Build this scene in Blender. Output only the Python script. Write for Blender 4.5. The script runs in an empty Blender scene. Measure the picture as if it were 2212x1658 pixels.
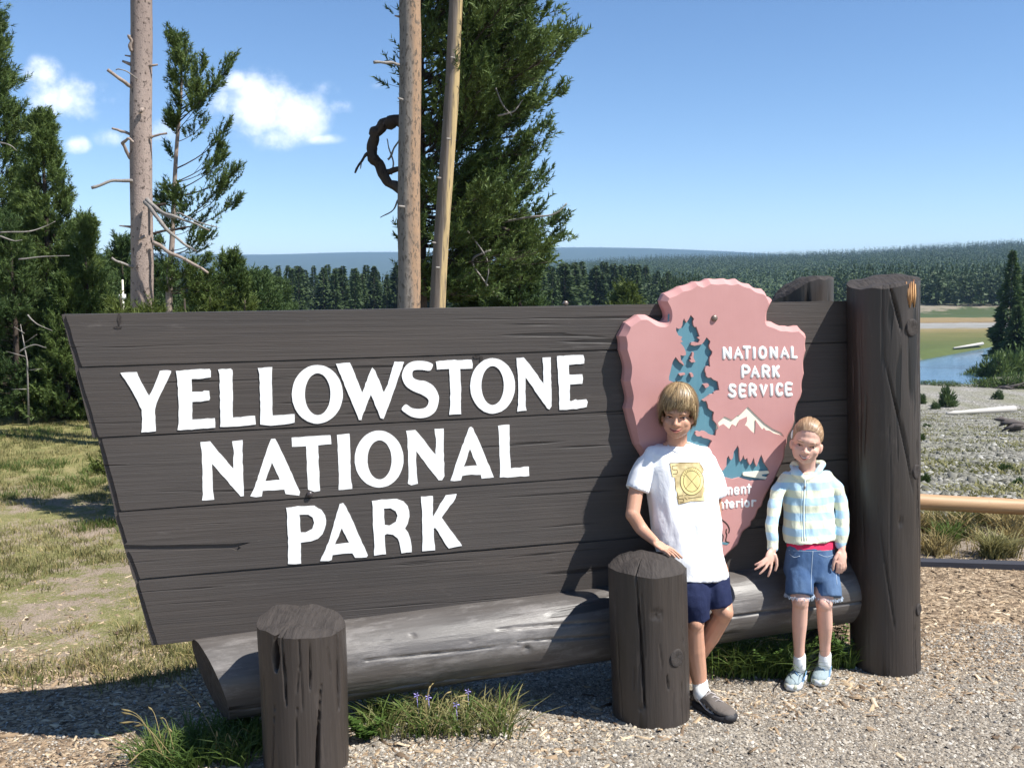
HAZE = 0.00013
import bpy, bmesh, math, random
import numpy as np
from mathutils import Vector, Matrix, noise as mnoise
from mathutils.geometry import tessellate_polygon
from mathutils.bvhtree import BVHTree

R = random.Random(7)
RN = np.random.RandomState(7)
C = bpy.context.scene.collection
SC = bpy.context.scene

# ------------------------------------------------------------------ camera
F = 2150.0; CX = 1106.0; CY = 829.0; TH = math.atan(209.0 / F); HC = 1.9
cd = bpy.data.cameras.new('camera'); cam = bpy.data.objects.new('camera', cd); C.objects.link(cam)
cd.sensor_width = 36.0; cd.lens = F / 2212.0 * 36.0; cd.clip_start = 0.05; cd.clip_end = 30000
cam.location = (0, 0, HC); cam.rotation_euler = (math.pi / 2 - TH, 0, 0)
SC.camera = cam
FW = Vector((0, math.cos(TH), -math.sin(TH))); UP = Vector((0, math.sin(TH), math.cos(TH))); CAM = Vector((0, 0, HC))

# ------------------------------------------------------------------ the sign's plane, used for the sun too
AV = Vector((0.9657, 0.2592, 0.0)).normalized()      # along the sign, to the right
NV = Vector((AV.y, -AV.x, 0))                         # out of its face, to the viewer
SUND = (AV * 0.58 + NV * 0.45 + Vector((0, 0, 1))).normalized()
EL = math.asin(SUND.z); AZ = math.atan2(SUND.x, SUND.y)

# ------------------------------------------------------------------ sky
W = bpy.data.worlds.new("World"); SC.world = W; W.use_nodes = True
nt = W.node_tree; nt.nodes.clear()
def wn(t, **k):
    n = nt.nodes.new(t)
    for a, b in k.items(): setattr(n, a, b)
    return n
wo = wn('ShaderNodeOutputWorld'); bgN = wn('ShaderNodeBackground'); sky = wn('ShaderNodeTexSky')
sky.sky_type = 'NISHITA'; sky.sun_disc = False; sky.sun_elevation = EL; sky.sun_rotation = AZ
sky.altitude = 2400; sky.air_density = 1.0; sky.dust_density = 0.25; sky.ozone_density = 1.5
bgN.inputs[1].default_value = 0.096
tc = wn('ShaderNodeTexCoord'); sep = wn('ShaderNodeSeparateXYZ'); nt.links.new(tc.outputs['Generated'], sep.inputs[0])
def wm(op, a, b=None, c=None):
    n = wn('ShaderNodeMath', operation=op)
    for i, v in enumerate((a, b, c)):
        if v is None: continue
        if isinstance(v, (int, float)): n.inputs[i].default_value = v
        else: nt.links.new(v, n.inputs[i])
    return n.outputs[0]
ymx = wm('MAXIMUM', sep.outputs[1], 0.02)
uu = wm('DIVIDE', sep.outputs[0], ymx); vv = wm('DIVIDE', sep.outputs[2], ymx)
cmb = wn('ShaderNodeCombineXYZ'); nt.links.new(uu, cmb.inputs[0]); nt.links.new(vv, cmb.inputs[1])
nz = wn('ShaderNodeTexNoise'); nz.inputs['Scale'].default_value = 13; nz.inputs['Detail'].default_value = 9; nz.inputs['Roughness'].default_value = 0.62
nt.links.new(cmb.outputs[0], nz.inputs['Vector'])
nz2 = wn('ShaderNodeTexNoise'); nz2.inputs['Scale'].default_value = 7; nz2.inputs['Detail'].default_value = 3
nt.links.new(cmb.outputs[0], nz2.inputs['Vector'])
def uvdir(px, py):
    d = FW + Vector((1, 0, 0)) * ((px - CX) / F) - UP * ((py - CY) / F)
    return d.x / d.y, d.z / d.y
tot = None
for (px, py, rx, ry, dens) in [(555, 225, 88, 78, 1.0), (640, 245, 78, 62, .9), (512, 180, 40, 34, .75), (738, 228, 50, 22, .42), (700, 190, 60, 24, .34), (690, 300, 60, 14, .36), (590, 295, 75, 34, .5), (480, 215, 40, 50, .6),
                               (150, 215, 95, 55, .72), (95, 165, 48, 48, .62), (230, 215, 45, 28, .45), (165, 312, 34, 22, .58), (335, 285, 55, 34, .62), (815, 186, 26, 12, .3), (240, 295, 50, 24, .35)]:
    u0, v0 = uvdir(px, py)
    du = wm('MULTIPLY', wm('SUBTRACT', uu, u0), F / rx); dv = wm('MULTIPLY', wm('SUBTRACT', vv, v0), F / ry)
    d = wm('SQRT', wm('ADD', wm('MULTIPLY', du, du), wm('MULTIPLY', dv, dv)))
    m = wm('MULTIPLY', wm('MAXIMUM', wm('SUBTRACT', 1.25, d), 0.0), dens)
    tot = m if tot is None else wm('MAXIMUM', tot, m)
k = wm('ADD', wm('MULTIPLY', wm('SUBTRACT', nz.outputs['Fac'], 0.5), 3.0), wm('MULTIPLY', wm('SUBTRACT', nz2.outputs['Fac'], 0.5), 0.6))
msk = wn('ShaderNodeMapRange'); msk.interpolation_type = 'SMOOTHSTEP'
nt.links.new(wm('ADD', tot, wm('MULTIPLY', k, wm('MINIMUM', wm('MULTIPLY', tot, 3.0), 1.0))), msk.inputs[0])
msk.inputs[1].default_value = 0.10; msk.inputs[2].default_value = 1.05; msk.inputs[3].default_value = 0; msk.inputs[4].default_value = 0.93
mx = wn('ShaderNodeMixRGB'); nt.links.new(msk.outputs[0], mx.inputs[0]); hs = wn('ShaderNodeHueSaturation'); hs.inputs['Saturation'].default_value = 1.14; hs.inputs['Hue'].default_value = .501; nt.links.new(sky.outputs[0], hs.inputs['Color']); nt.links.new(hs.outputs[0], mx.inputs[1])
shade = wn('ShaderNodeValToRGB'); shade.color_ramp.elements[0].color = (7.3, 7.9, 9.2, 1); shade.color_ramp.elements[1].color = (9.3, 9.5, 10.0, 1)
shade.color_ramp.elements[0].position = 0.3; shade.color_ramp.elements[1].position = 0.6
nt.links.new(nz2.outputs['Fac'], shade.inputs[0])
nt.links.new(shade.outputs[0], mx.inputs[2])
nt.links.new(mx.outputs[0], bgN.inputs[0]); nt.links.new(bgN.outputs[0], wo.inputs[0])

# ------------------------------------------------------------------ sun, exposure
sl = bpy.data.lights.new('sun', 'SUN'); sl.energy = 5.0; sl.angle = math.radians(0.53); sl.color = (1.0, 0.965, 0.90)
so = bpy.data.objects.new('sun', sl); C.objects.link(so); so.rotation_euler = SUND.to_track_quat('Z', 'Y').to_euler(); so.location = (0, 0, 60)
SC.view_settings.view_transform = 'Standard'; SC.view_settings.look = 'None'; SC.view_settings.exposure = 0.82; SC.view_settings.gamma = 1; SC.view_settings.use_curve_mapping = False
SC.cycles.max_bounces = 6; SC.cycles.diffuse_bounces = 3; SC.cycles.glossy_bounces = 2; SC.cycles.transmission_bounces = 4; SC.cycles.volume_bounces = 0; SC.cycles.transparent_max_bounces = 6
SC.cycles.volume_step_rate = 10; SC.cycles.volume_max_steps = 32

# ------------------------------------------------------------------ mapping helpers
def ray(px, py): return FW + Vector((1, 0, 0)) * ((px - CX) / F) - UP * ((py - CY) / F)
def P(px, py, d): return CAM + ray(px, py) * d
def G(px, py, z=0.0):
    r = ray(px, py); return CAM + r * ((z - HC) / r.z)
S0 = P(300, 1000, 4.15)
def SP(px, py, off=0.0):
    r = ray(px, py); p0 = S0 + NV * off
    return CAM + r * ((p0 - CAM).dot(NV) / r.dot(NV))
def uvn(p): return ((p - S0).dot(AV), p.z)          # plane coordinates
def pl(s, t, off):                                    # plane coordinates to the world
    q = S0 + AV * s + NV * off; return Vector((q.x, q.y, t))

# ------------------------------------------------------------------ object helpers
def tag(o, label=None, cat=None, group=None, kind=None):
    if label: o['label'] = label
    if cat: o['category'] = cat
    if group: o['group'] = group
    if kind: o['kind'] = kind
    return o
def empty(name, loc, label, cat, group=None):
    o = bpy.data.objects.new(name, None); C.objects.link(o); o.location = loc; o.empty_display_size = .1
    return tag(o, label, cat, group)
def wloc(o):
    v = Vector(o.location)
    if o.parent: v = v + wloc(o.parent)
    return v
def mesh(name, vs, fs, m, parent=None, smooth=False, uv=None, at=None):
    """vs are world coordinates; the object's origin is its parent's, or `at`, or the base of its box"""
    a = np.array([tuple(v) for v in vs], dtype=float) if not isinstance(vs, np.ndarray) else vs
    if at is None:
        at = (a[:, 0].mean(), a[:, 1].mean(), a[:, 2].min())
    o0 = np.array(tuple(at))
    me = bpy.data.meshes.new(name)
    if isinstance(fs, np.ndarray):
        n, w = fs.shape
        me.vertices.add(len(a)); me.vertices.foreach_set('co', (a - o0).astype(np.float32).ravel())
        me.loops.add(n * w); me.loops.foreach_set('vertex_index', fs.astype(np.int32).ravel())
        me.polygons.add(n); me.polygons.foreach_set('loop_start', np.arange(0, n * w, w, dtype=np.int32))
        me.polygons.foreach_set('loop_total', np.full(n, w, dtype=np.int32)); me.update(calc_edges=True)
    else:
        me.from_pydata([tuple(x) for x in (a - o0)], [], fs)
    me.validate()
    if m: me.materials.append(m)
    if smooth: me.polygons.foreach_set('use_smooth', [True] * len(me.polygons))
    if uv is not None:
        ul = me.uv_layers.new(name='UVMap'); li = np.empty(len(me.loops), dtype=np.int32); me.loops.foreach_get('vertex_index', li)
        ul.data.foreach_set('uv', np.array(uv, dtype=np.float32)[li].ravel())
    o = bpy.data.objects.new(name, me); C.objects.link(o)
    if parent:
        o.parent = parent; o.location = Vector(at) - wloc(parent)
    else: o.location = at
    return o
def dup_tree(root, loc, rz=0, sc=1.0):
    r = root.copy(); C.objects.link(r); r.location = loc; r.rotation_euler = (0, 0, rz); r.scale = (sc if isinstance(sc, tuple) else (sc,) * 3)
    for ch in list(root.children):
        c = ch.copy(); C.objects.link(c); c.parent = r
    return r

# ------------------------------------------------------------------ materials
def mat(name, base, rough=0.8, spec=0.3):
    m = bpy.data.materials.new(name); m.use_nodes = True; b = m.node_tree.nodes['Principled BSDF']
    b.inputs['Base Color'].default_value = (*base, 1); b.inputs['Roughness'].default_value = rough
    b.inputs['Specular IOR Level'].default_value = spec
    return m
class NB:
    def __init__(s, m): s.m = m; s.t = m.node_tree; s.b = s.t.nodes['Principled BSDF']
    def n(s, t, **k):
        x = s.t.nodes.new(t)
        for a, b in k.items(): setattr(x, a, b)
        return x
    def l(s, a, b): s.t.links.new(a, b)
    def co(s, kind='Object', scale=(1, 1, 1), rot=(0, 0, 0)):
        if kind == 'Pos':
            src = s.n('ShaderNodeNewGeometry').outputs['Position']
        else: src = s.n('ShaderNodeTexCoord').outputs[kind]
        mp = s.n('ShaderNodeMapping'); mp.inputs['Scale'].default_value = scale; mp.inputs['Rotation'].default_value = rot
        s.l(src, mp.inputs[0]); return mp.outputs[0]
    def noise(s, v, scale=5, detail=4, rough=.55, out='Fac', dist=0):
        x = s.n('ShaderNodeTexNoise'); x.inputs['Scale'].default_value = scale; x.inputs['Detail'].default_value = detail
        x.inputs['Roughness'].default_value = rough; x.inputs['Distortion'].default_value = dist
        if v is not None: s.l(v, x.inputs['Vector'])
        return x.outputs[out]
    def vor(s, v, scale=5, feature='F1', out='Distance'):
        x = s.n('ShaderNodeTexVoronoi', feature=feature); x.inputs['Scale'].default_value = scale; s.l(v, x.inputs['Vector']); return x.outputs[out]
    def ramp(s, f, stops, interp='LINEAR'):
        x = s.n('ShaderNodeValToRGB'); cr = x.color_ramp; cr.interpolation = interp
        while len(cr.elements) < len(stops): cr.elements.new(.5)
        for e, (p, c) in zip(cr.elements, stops):
            e.position = p; e.color = (c, c, c, 1) if isinstance(c, (int, float)) else (*c, 1)
        s.l(f, x.inputs[0]); return x.outputs[0]
    def mix(s, f, a, b, mode='MIX'):
        x = s.n('ShaderNodeMixRGB', blend_type=mode)
        for i, v in enumerate((f, a, b)):
            if isinstance(v, (int, float)): x.inputs[i].default_value = v if i == 0 else (v, v, v, 1)
            elif isinstance(v, tuple): x.inputs[i].default_value = (*v, 1)
            else: s.l(v, x.inputs[i])
        return x.outputs[0]
    def ma(s, op, a, b=None, c=None):
        x = s.n('ShaderNodeMath', operation=op)
        for i, v in enumerate((a, b, c)):
            if v is None: continue
            if isinstance(v, (int, float)): x.inputs[i].default_value = v
            else: s.l(v, x.inputs[i])
        return x.outputs[0]
    def sstep(s, f, a, b):
        x = s.n('ShaderNodeMapRange', interpolation_type='SMOOTHSTEP'); s.l(f, x.inputs[0]); x.inputs[1].default_value = a; x.inputs[2].default_value = b
        return x.outputs[0]
    def col(s, c): s.l(c, s.b.inputs['Base Color'])
    def rough(s, c): s.l(c, s.b.inputs['Roughness'])
    def bump(s, h, strength=.5, dist=.01):
        x = s.n('ShaderNodeBump'); x.inputs['Strength'].default_value = strength; x.inputs['Distance'].default_value = dist
        s.l(h, x.inputs['Height']); s.l(x.outputs[0], s.b.inputs['Normal'])

def m_wood(name, c0, c1, grain=(1.2, 60, 1), crack=0.5, rough=.62, spec=.35, pale=0.0, worn_sheen=.62):
    m = mat(name, c0, rough, spec); n = NB(m)
    v = n.co('UV', grain); g = n.noise(v, 1.0, 6, .65)
    v2 = n.co('UV', (grain[0] * .6, grain[1] * .35, 1)); ck = n.noise(v2, 1.0, 3, .5, dist=.4)
    fine = n.noise(n.co('UV', (grain[0] * 6, grain[1] * 3, 1)), 1.0, 3, .6)
    big = n.noise(n.co('UV', (1.3, 2.2, 1)), 1.0, 4)
    oi = n.n('ShaderNodeObjectInfo').outputs['Random']
    base = n.mix(n.ramp(g, [(.3, 0), (.7, 1)]), c0, c1)
    base = n.mix(n.ramp(big, [(.3, 0), (.75, .35)]), base, tuple(min(1, x * 1.35) for x in c1))
    base = n.mix(n.ma('MULTIPLY', oi, .30), base, tuple(x * .75 for x in c0)); br = n.noise(n.co('UV', (.7, 5, 1)), 1.0, 5, .65, dist=.8); base = n.mix(n.ramp(br, [(.42, 0), (.68, .4)]), base, (c1[0] * 1.15, c1[1] * 1.06, c1[2] * .98)); st_ = n.noise(n.co('UV', (2.5, 9, 1)), 1.0, 6, .75); base = n.mix(n.ramp(st_, [(worn_sheen, 0), (worn_sheen + .12, .6)]), base, tuple(min(1, x * 1.8) for x in c1))
    cm = n.ramp(ck, [(.32, 1), (.36, 0)]); cm2 = n.ma('MULTIPLY', cm, crack)
    base = n.mix(cm2, base, tuple(x * .22 for x in c0))
    if pale > 0:
        sp = n.ramp(n.noise(n.co('UV', (14, 60, 1)), 1.0, 5, .7), [(.66, 0), (.76, pale)])
        base = n.mix(sp, base, (.34, .31, .28))
    n.col(base)
    h = n.ma('ADD', n.ma('MULTIPLY', g, .8), n.ma('MULTIPLY', fine, .35)); h = n.ma('SUBTRACT', h, n.ma('MULTIPLY', cm2, 1.2))
    n.bump(h, .6, .005)
    n.rough(n.ramp(big, [(.3, rough - .12), (.7, rough + .15)]))
    return m
M = {}
M['plank'] = m_wood('painted_dark_planks', (.046, .039, .0355), (.072, .063, .058), (1.2, 75, 1), .7, .64, .35, .25)
M['log'] = m_wood('painted_dark_log', (.055, .047, .043), (.115, .106, .10), (2.2, 26, 1), .8, .44, .6, .45, .50)  # pale patches: wear, plus the log's broad sheen painted into the colour
M['post'] = m_wood('painted_dark_post', (.022, .017, .0145), (.046, .037, .032), (1.6, 34, 1), .9, .46, .5, .25, .58)
m = mat('post_end_grain', (.04, .033, .03), .8); n = NB(m); g = n.noise(n.co('Object', (60, 9, 30)), 1, 5)
n.col(n.mix(g, (.018, .015, .014), (.065, .054, .048))); n.bump(g, .8, .01); M['end'] = m
m = mat('raw_split_wood', (.42, .20, .07), .7); n = NB(m); g = n.noise(n.co('Object', (60, 60, 6)), 1, 5)
n.col(n.mix(n.ramp(g, [(.35, 0), (.65, 1)]), (.18, .07, .03), (.62, .36, .16))); M['split'] = m
m = mat('white_sign_paint', (.82, .82, .80), .55); n = NB(m); g = n.noise(n.co('Object', (20, 20, 60)), 1, 5)
n.col(n.mix(n.ramp(g, [(.25, 0), (.42, 1)]), (.74, .73, .70), (.85, .85, .84))); n.bump(g, .15, .003); M['white'] = m
m = mat('rose_board_paint', (.54, .28, .26), .6); n = NB(m); g = n.noise(n.co('Object', (2.5, 2.5, 2.5)), 1, 5); g2 = n.noise(n.co('Object', (60, 60, 4)), 1, 3)
n.col(n.mix(n.ramp(g, [(.3, 0), (.7, 1)]), (.47, .235, .22), (.55, .29, .275))); n.bump(n.ma('ADD', g2, g), .08, .004); M['rose'] = m
m = mat('teal_relief_paint', (.075, .205, .25), .55); n = NB(m); g = n.noise(n.co('Object', (50, 50, 3)), 1, 4)
n.col(n.mix(g, (.085, .215, .275), (.12, .265, .325))); M['teal'] = m
M['cream'] = mat('cream_relief_paint', (.80, .76, .62), .55)
M['olive'] = mat('olive_relief_edge', (.36, .33, .20), .6)
M['metal'] = mat('rusty_bolt_metal', (.22, .17, .14), .4, .6); M['metal'].node_tree.nodes['Principled BSDF'].inputs['Metallic'].default_value = .5
M['metal2'] = mat('dark_bolt_metal', (.05, .04, .04), .35, .6)

def m_leaf(name, a, b, var=.5, trans=.25, scale=1.6):
    m = bpy.data.materials.new(name); m.use_nodes = True; n = NB(m)
    g = n.noise(n.co('Pos', (scale,) * 3), 1, 3); g2 = n.noise(n.co('Pos', (scale * 9,) * 3), 1, 2)
    oi = n.n('ShaderNodeObjectInfo').outputs['Random']
    f = n.ramp(n.ma('ADD', n.ma('MULTIPLY', g, .6), n.ma('MULTIPLY', g2, .4)), [(.35, 0), (.65, 1)])
    c = n.mix(f, a, b); c = n.mix(n.ma('MULTIPLY', oi, var), c, tuple(x * .62 for x in a))
    n.col(c); n.b.inputs['Roughness'].default_value = .6; n.b.inputs['Specular IOR Level'].default_value = .25
    tr = n.n('ShaderNodeBsdfTranslucent'); n.l(c, tr.inputs[0]); ms = n.n('ShaderNodeMixShader'); ms.inputs[0].default_value = trans
    n.l(n.b.outputs[0], ms.inputs[1]); n.l(tr.outputs[0], ms.inputs[2]); n.l(ms.outputs[0], n.t.nodes['Material Output'].inputs[0])
    return m
M['needle'] = m_leaf('pine_needles', (.050, .088, .024), (.150, .205, .055), .15, .22, 1.3)
M['needle2'] = m_leaf('dark_pine_needles', (.038, .072, .024), (.105, .155, .046), .15, .2, 1.2)
M['needle3'] = m_leaf('yellow_green_needles', (.060, .085, .016), (.13, .165, .035), .15, .25, 2)
M['far'] = m_leaf('distant_conifer', (.036, .062, .022), (.085, .125, .045), .45, .1, .25)
M['grass'] = m_leaf('green_grass', (.060, .105, .022), (.135, .19, .045), .1, .3, 2.5)
M['dry'] = m_leaf('dry_grass', (.26, .20, .085), (.42, .34, .16), .1, .3, 3)
M['mgrass'] = m_leaf('meadow_grass', (.13, .14, .045), (.32, .285, .13), .1, .3, 1.1)
M['herb'] = m_leaf('leafy_herb', (.05, .10, .02), (.12, .19, .04), .2, .3, 6)
M['shrub'] = m_leaf('willow_shrub', (.055, .095, .030), (.11, .155, .05), .3, .25, .8)
M['petal'] = mat('mauve_petal', (.42, .36, .75), .6)
def m_bark(name, a, b, c, sc=(14, 14, 5), spots=.35):
    m = mat(name, a, .85, .15); n = NB(m); v = n.co('Object', sc)
    g = n.noise(v, 1, 6, .7); vo = n.vor(n.co('Object', (sc[0] * 2.4, sc[1] * 2.4, sc[2] * 3.2)), 1)
    f = n.noise(n.co('Object', (3, 3, .8)), 1, 3)
    col = n.mix(n.ramp(f, [(.38, 0), (.6, 1)]), a, b)
    col = n.mix(n.ramp(g, [(.56, 0), (.61, min(1, spots * 2))]), col, c)
    col = n.mix(n.ma('MULTIPLY', n.ramp(vo, [(.1, 1), (.5, 0)]), .25), col, tuple(x * .5 for x in a))
    n.col(col); n.bump(n.ma('ADD', g, vo), .35, .010); return m
M['bark1'] = m_bark('pinkish_pine_bark', (.25, .195, .17), (.34, .27, .235), (.08, .06, .052), (26, 26, 18), .8)
M['bark2x'] = m_bark('flaking_grey_orange_bark', (.32, .27, .22), (.52, .27, .12), (.10, .075, .06), (13, 13, 8), .45)
M['bark3x'] = m_bark('bare_yellow_wood', (.30, .26, .22), (.64, .47, .24), (.12, .09, .06), (16, 16, 1.4), .3)
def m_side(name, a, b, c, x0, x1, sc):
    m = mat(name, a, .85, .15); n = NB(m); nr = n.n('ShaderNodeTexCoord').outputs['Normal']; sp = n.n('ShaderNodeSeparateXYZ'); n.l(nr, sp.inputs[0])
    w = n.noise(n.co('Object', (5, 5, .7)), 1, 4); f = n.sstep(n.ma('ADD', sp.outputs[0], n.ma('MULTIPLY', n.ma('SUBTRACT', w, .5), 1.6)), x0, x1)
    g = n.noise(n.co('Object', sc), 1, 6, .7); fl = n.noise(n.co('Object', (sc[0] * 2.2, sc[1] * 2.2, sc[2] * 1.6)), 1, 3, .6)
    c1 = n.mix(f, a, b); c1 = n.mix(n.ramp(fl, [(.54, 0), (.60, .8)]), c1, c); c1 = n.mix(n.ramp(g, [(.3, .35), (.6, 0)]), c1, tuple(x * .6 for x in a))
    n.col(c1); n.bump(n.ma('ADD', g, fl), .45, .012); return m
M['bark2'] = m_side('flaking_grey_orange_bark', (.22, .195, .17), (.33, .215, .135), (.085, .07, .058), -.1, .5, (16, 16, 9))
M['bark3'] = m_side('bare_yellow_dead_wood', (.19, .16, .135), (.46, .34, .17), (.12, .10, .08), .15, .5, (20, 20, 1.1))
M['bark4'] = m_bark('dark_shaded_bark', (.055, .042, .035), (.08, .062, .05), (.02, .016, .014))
M['bark5'] = m_bark('grey_thin_bark', (.26, .21, .18), (.34, .27, .23), (.09, .07, .06))
M['dead'] = m_bark('silvery_dead_wood', (.22, .20, .185), (.30, .275, .25), (.16, .13, .11), (30, 30, 30))
M['twig'] = mat('dark_twigs', (.045, .034, .027), .9)
m = mat('peeled_orange_log', (.52, .27, .10), .55, .4); n = NB(m); g = n.noise(n.co('Object', (2.5, 22, 22)), 1, 5)
k2 = n.noise(n.co('Object', (4, 6, 6)), 1, 4)
n.col(n.mix(n.ramp(k2, [(.62, 0), (.72, .8)]), n.mix(n.ramp(g, [(.3, 0), (.7, 1)]), (.36, .20, .095), (.48, .31, .17)), (.16, .08, .045))); n.bump(g, .3, .008); M['rail'] = m
m = mat('weathered_black_timber', (.05, .052, .065), .9); n = NB(m); g = n.noise(n.co('Object', (4, 40, 40)), 1, 4); n.col(n.mix(g, (.025, .026, .034), (.055, .057, .07))); M['timber'] = m

# wood chips / gravel / ground
def m_bits(name, stops):
    m = mat(name, (.3, .2, .1), .85, .2); n = NB(m)
    wn_ = n.n('ShaderNodeAttribute'); wn_.attribute_name = 'tone'
    n.col(n.ramp(wn_.outputs['Fac'], stops)); return m
M['chip'] = m_bits('wood_chips', [(0, (.09, .062, .042)), (.25, (.20, .14, .09)), (.55, (.34, .245, .155)), (.8, (.46, .35, .23)), (1, (.60, .49, .35))])
M['pebble'] = m_bits('gravel_pebbles', [(0, (.11, .10, .09)), (.3, (.20, .18, .155)), (.6, (.31, .27, .22)), (.85, (.40, .36, .30)), (1, (.52, .49, .44))])
M['cobble'] = m_bits('river_cobbles', [(0, (.09, .088, .07)), (.45, (.17, .165, .14)), (.85, (.26, .25, .22)), (1, (.42, .41, .38))])

def m_ground():
    m = mat('ground_soil', (.2, .16, .12), .95, .1); n = NB(m)
    pos = n.n('ShaderNodeNewGeometry').outputs['Position']; sp = n.n('ShaderNodeSeparateXYZ'); n.l(pos, sp.inputs[0]); X, Y = sp.outputs[0], sp.outputs[1]
    wob = n.noise(n.co('Pos', (.9,) * 3), 1, 5, .6); wf = n.noise(n.co('Pos', (6,) * 3), 1, 4, .6)
    # near: gravel
    v = n.co('Pos', (1, 1, 1)); vc = n.n('ShaderNodeTexVoronoi'); vc.inputs['Scale'].default_value = 95; n.l(v, vc.inputs['Vector'])
    sh = n.n('ShaderNodeSeparateColor'); n.l(vc.outputs['Color'], sh.inputs[0])
    grav = n.ramp(sh.outputs[0], [(0, (.12, .105, .09)), (.35, (.22, .195, .16)), (.7, (.31, .27, .215)), (1, (.42, .38, .32))])
    grav = n.mix(n.ramp(wob, [(.35, 0), (.7, .4)]), grav, (.22, .165, .115))
    vc2 = n.n('ShaderNodeTexVoronoi'); vc2.inputs['Scale'].default_value = 42; n.l(n.co('Pos', (1, 2.2, 1), (0, 0, .5)), vc2.inputs['Vector'])
    sh2 = n.n('ShaderNodeSeparateColor'); n.l(vc2.outputs['Color'], sh2.inputs[0])
    chip = n.ramp(sh2.outputs[1], [(0, (.09, .065, .045)), (.4, (.20, .145, .095)), (.75, (.34, .25, .165)), (1, (.46, .36, .25))])
    # chips right of / behind the posts, gravel in front
    lim = n.ma('ADD', Y, n.ma('MULTIPLY', n.ma('SUBTRACT', wob, .5), 1.0)); f = n.sstep(lim, 4.55, 5.05)
    left = n.sstep(n.ma('MULTIPLY', X, -1), 0.9, 1.5)
    f = n.ma('MAXIMUM', f, left)
    c = n.mix(f, grav, chip)
    # meadow on the left
    wf = n.ma('ADD', n.ma('MULTIPLY', wf, .5), n.ma('MULTIPLY', n.noise(n.co('Pos', (45,) * 3), 1, 4, .7), .5)); wf = n.ramp(wf, [(.38, 0), (.62, 1)]); dirt = n.mix(wf, (.20, .155, .115), (.30, .24, .185)); gr = n.mix(wf, (.13, .135, .05), (.27, .24, .11))
    md = n.mix(n.ramp(n.ma('ADD', n.ma('MULTIPLY', wob, .7), n.ma('MULTIPLY', wf, .3)), [(.45, 0), (.56, 1)]), gr, dirt)
    md = n.mix(n.sstep(Y, 8.5, 11), md, n.mix(wf, (.12, .135, .045), (.30, .255, .115)))
    limm = n.ma('ADD', Y, n.ma('MULTIPLY', n.ma('SUBTRACT', wf, .5), 1.0))
    fm = n.ma('MULTIPLY', n.sstep(limm, 4.9, 5.4), n.sstep(n.ma('MULTIPLY', X, -1), .8, 1.3)); c = n.mix(fm, c, md)
    # strip beyond the edging timber on the right
    c = n.mix(n.ma('MULTIPLY', n.sstep(Y, 6.72, 6.82), n.sstep(X, 0, .5)), c, n.mix(wf, (.19, .155, .125), (.30, .25, .20)))
    # cobble bar
    vb = n.n('ShaderNodeTexVoronoi'); vb.inputs['Scale'].default_value = 13; n.l(v, vb.inputs['Vector']); sb = n.n('ShaderNodeSeparateColor'); n.l(vb.outputs['Color'], sb.inputs[0])
    bar = n.ramp(sb.outputs[0], [(0, (.12, .11, .095)), (.5, (.24, .225, .20)), (.85, (.36, .34, .31)), (1, (.52, .50, .47))])
    bar = n.mix(n.ramp(n.noise(n.co('Pos', (.35, .12, .3)), 1, 5), [(.42, 0), (.62, .75)]), bar, (.17, .17, .10))
    c = n.mix(n.ma('MULTIPLY', n.sstep(Y, 8.4, 9.4), n.sstep(X, 0, 1)), c, bar)
    # river plain by distance
    wobf = n.noise(n.co('Pos', (.02, .06, .05)), 1, 4); Yf = n.ma('ADD', Y, n.ma('ADD', n.ma('MULTIPLY', n.ma('SUBTRACT', wobf, .5), 30), n.ma('MULTIPLY', n.ma('SUBTRACT', n.noise(n.co('Pos', (.10, .12, .1)), 1, 5, .7), .5), 34)))
    Yf = n.ma('ADD', Yf, n.ma('MULTIPLY', X, -.12))
    rp = n.ramp(n.ma('DIVIDE', Yf, 400), [(.18, (.30, .28, .25)), (.20, (.10, .11, .05)), (.245, (.24, .225, .19)), (.262, (.085, .115, .04)), (.33, (.11, .125, .045)), (.37, (.16, .15, .06)), (.415, (.27, .205, .10)), (.425, (.29, .28, .27)), (.485, (.33, .32, .31)), (.495, (.20, .12, .06)), (.51, (.28, .20, .105)), (.575, (.30, .215, .12)), (.59, (.07, .10, .045)), (.66, (.06, .085, .04)), (.67, (.28, .235, .185)), (.70, (.24, .21, .165)), (.72, (.045, .055, .03))])
    rp = n.mix(n.ramp(n.noise(n.co('Pos', (.25, .6, .5)), 1, 5, .7), [(.35, .45), (.7, 0)]), rp, (.06, .07, .03)); c = n.mix(n.sstep(Y, 70, 76), c, rp)
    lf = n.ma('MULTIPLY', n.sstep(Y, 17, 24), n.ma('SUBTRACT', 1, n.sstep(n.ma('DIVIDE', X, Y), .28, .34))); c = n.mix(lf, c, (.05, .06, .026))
    fg = n.noise(n.co('Pos', (.02, .006, .02)), 1, 5); c = n.mix(n.sstep(Y, 286, 300), c, n.mix(fg, (.030, .050, .020), (.050, .075, .030)))
    n.col(c)
    n.bump(n.ma('ADD', n.ma('MULTIPLY', vc.outputs['Distance'], -.7), n.ma('MULTIPLY', wf, .6)), .8, .012)
    return m
M['ground'] = m_ground()
m = mat('river_water', (.03, .07, .11), .12, .5); n = NB(m); g = n.noise(n.co('Pos', (.45, 1.6, 1)), 1, 4)
n.bump(g, .35, .05); n.col(n.mix(g, (.02, .05, .10), (.05, .11, .17))); M['water'] = m
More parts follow.
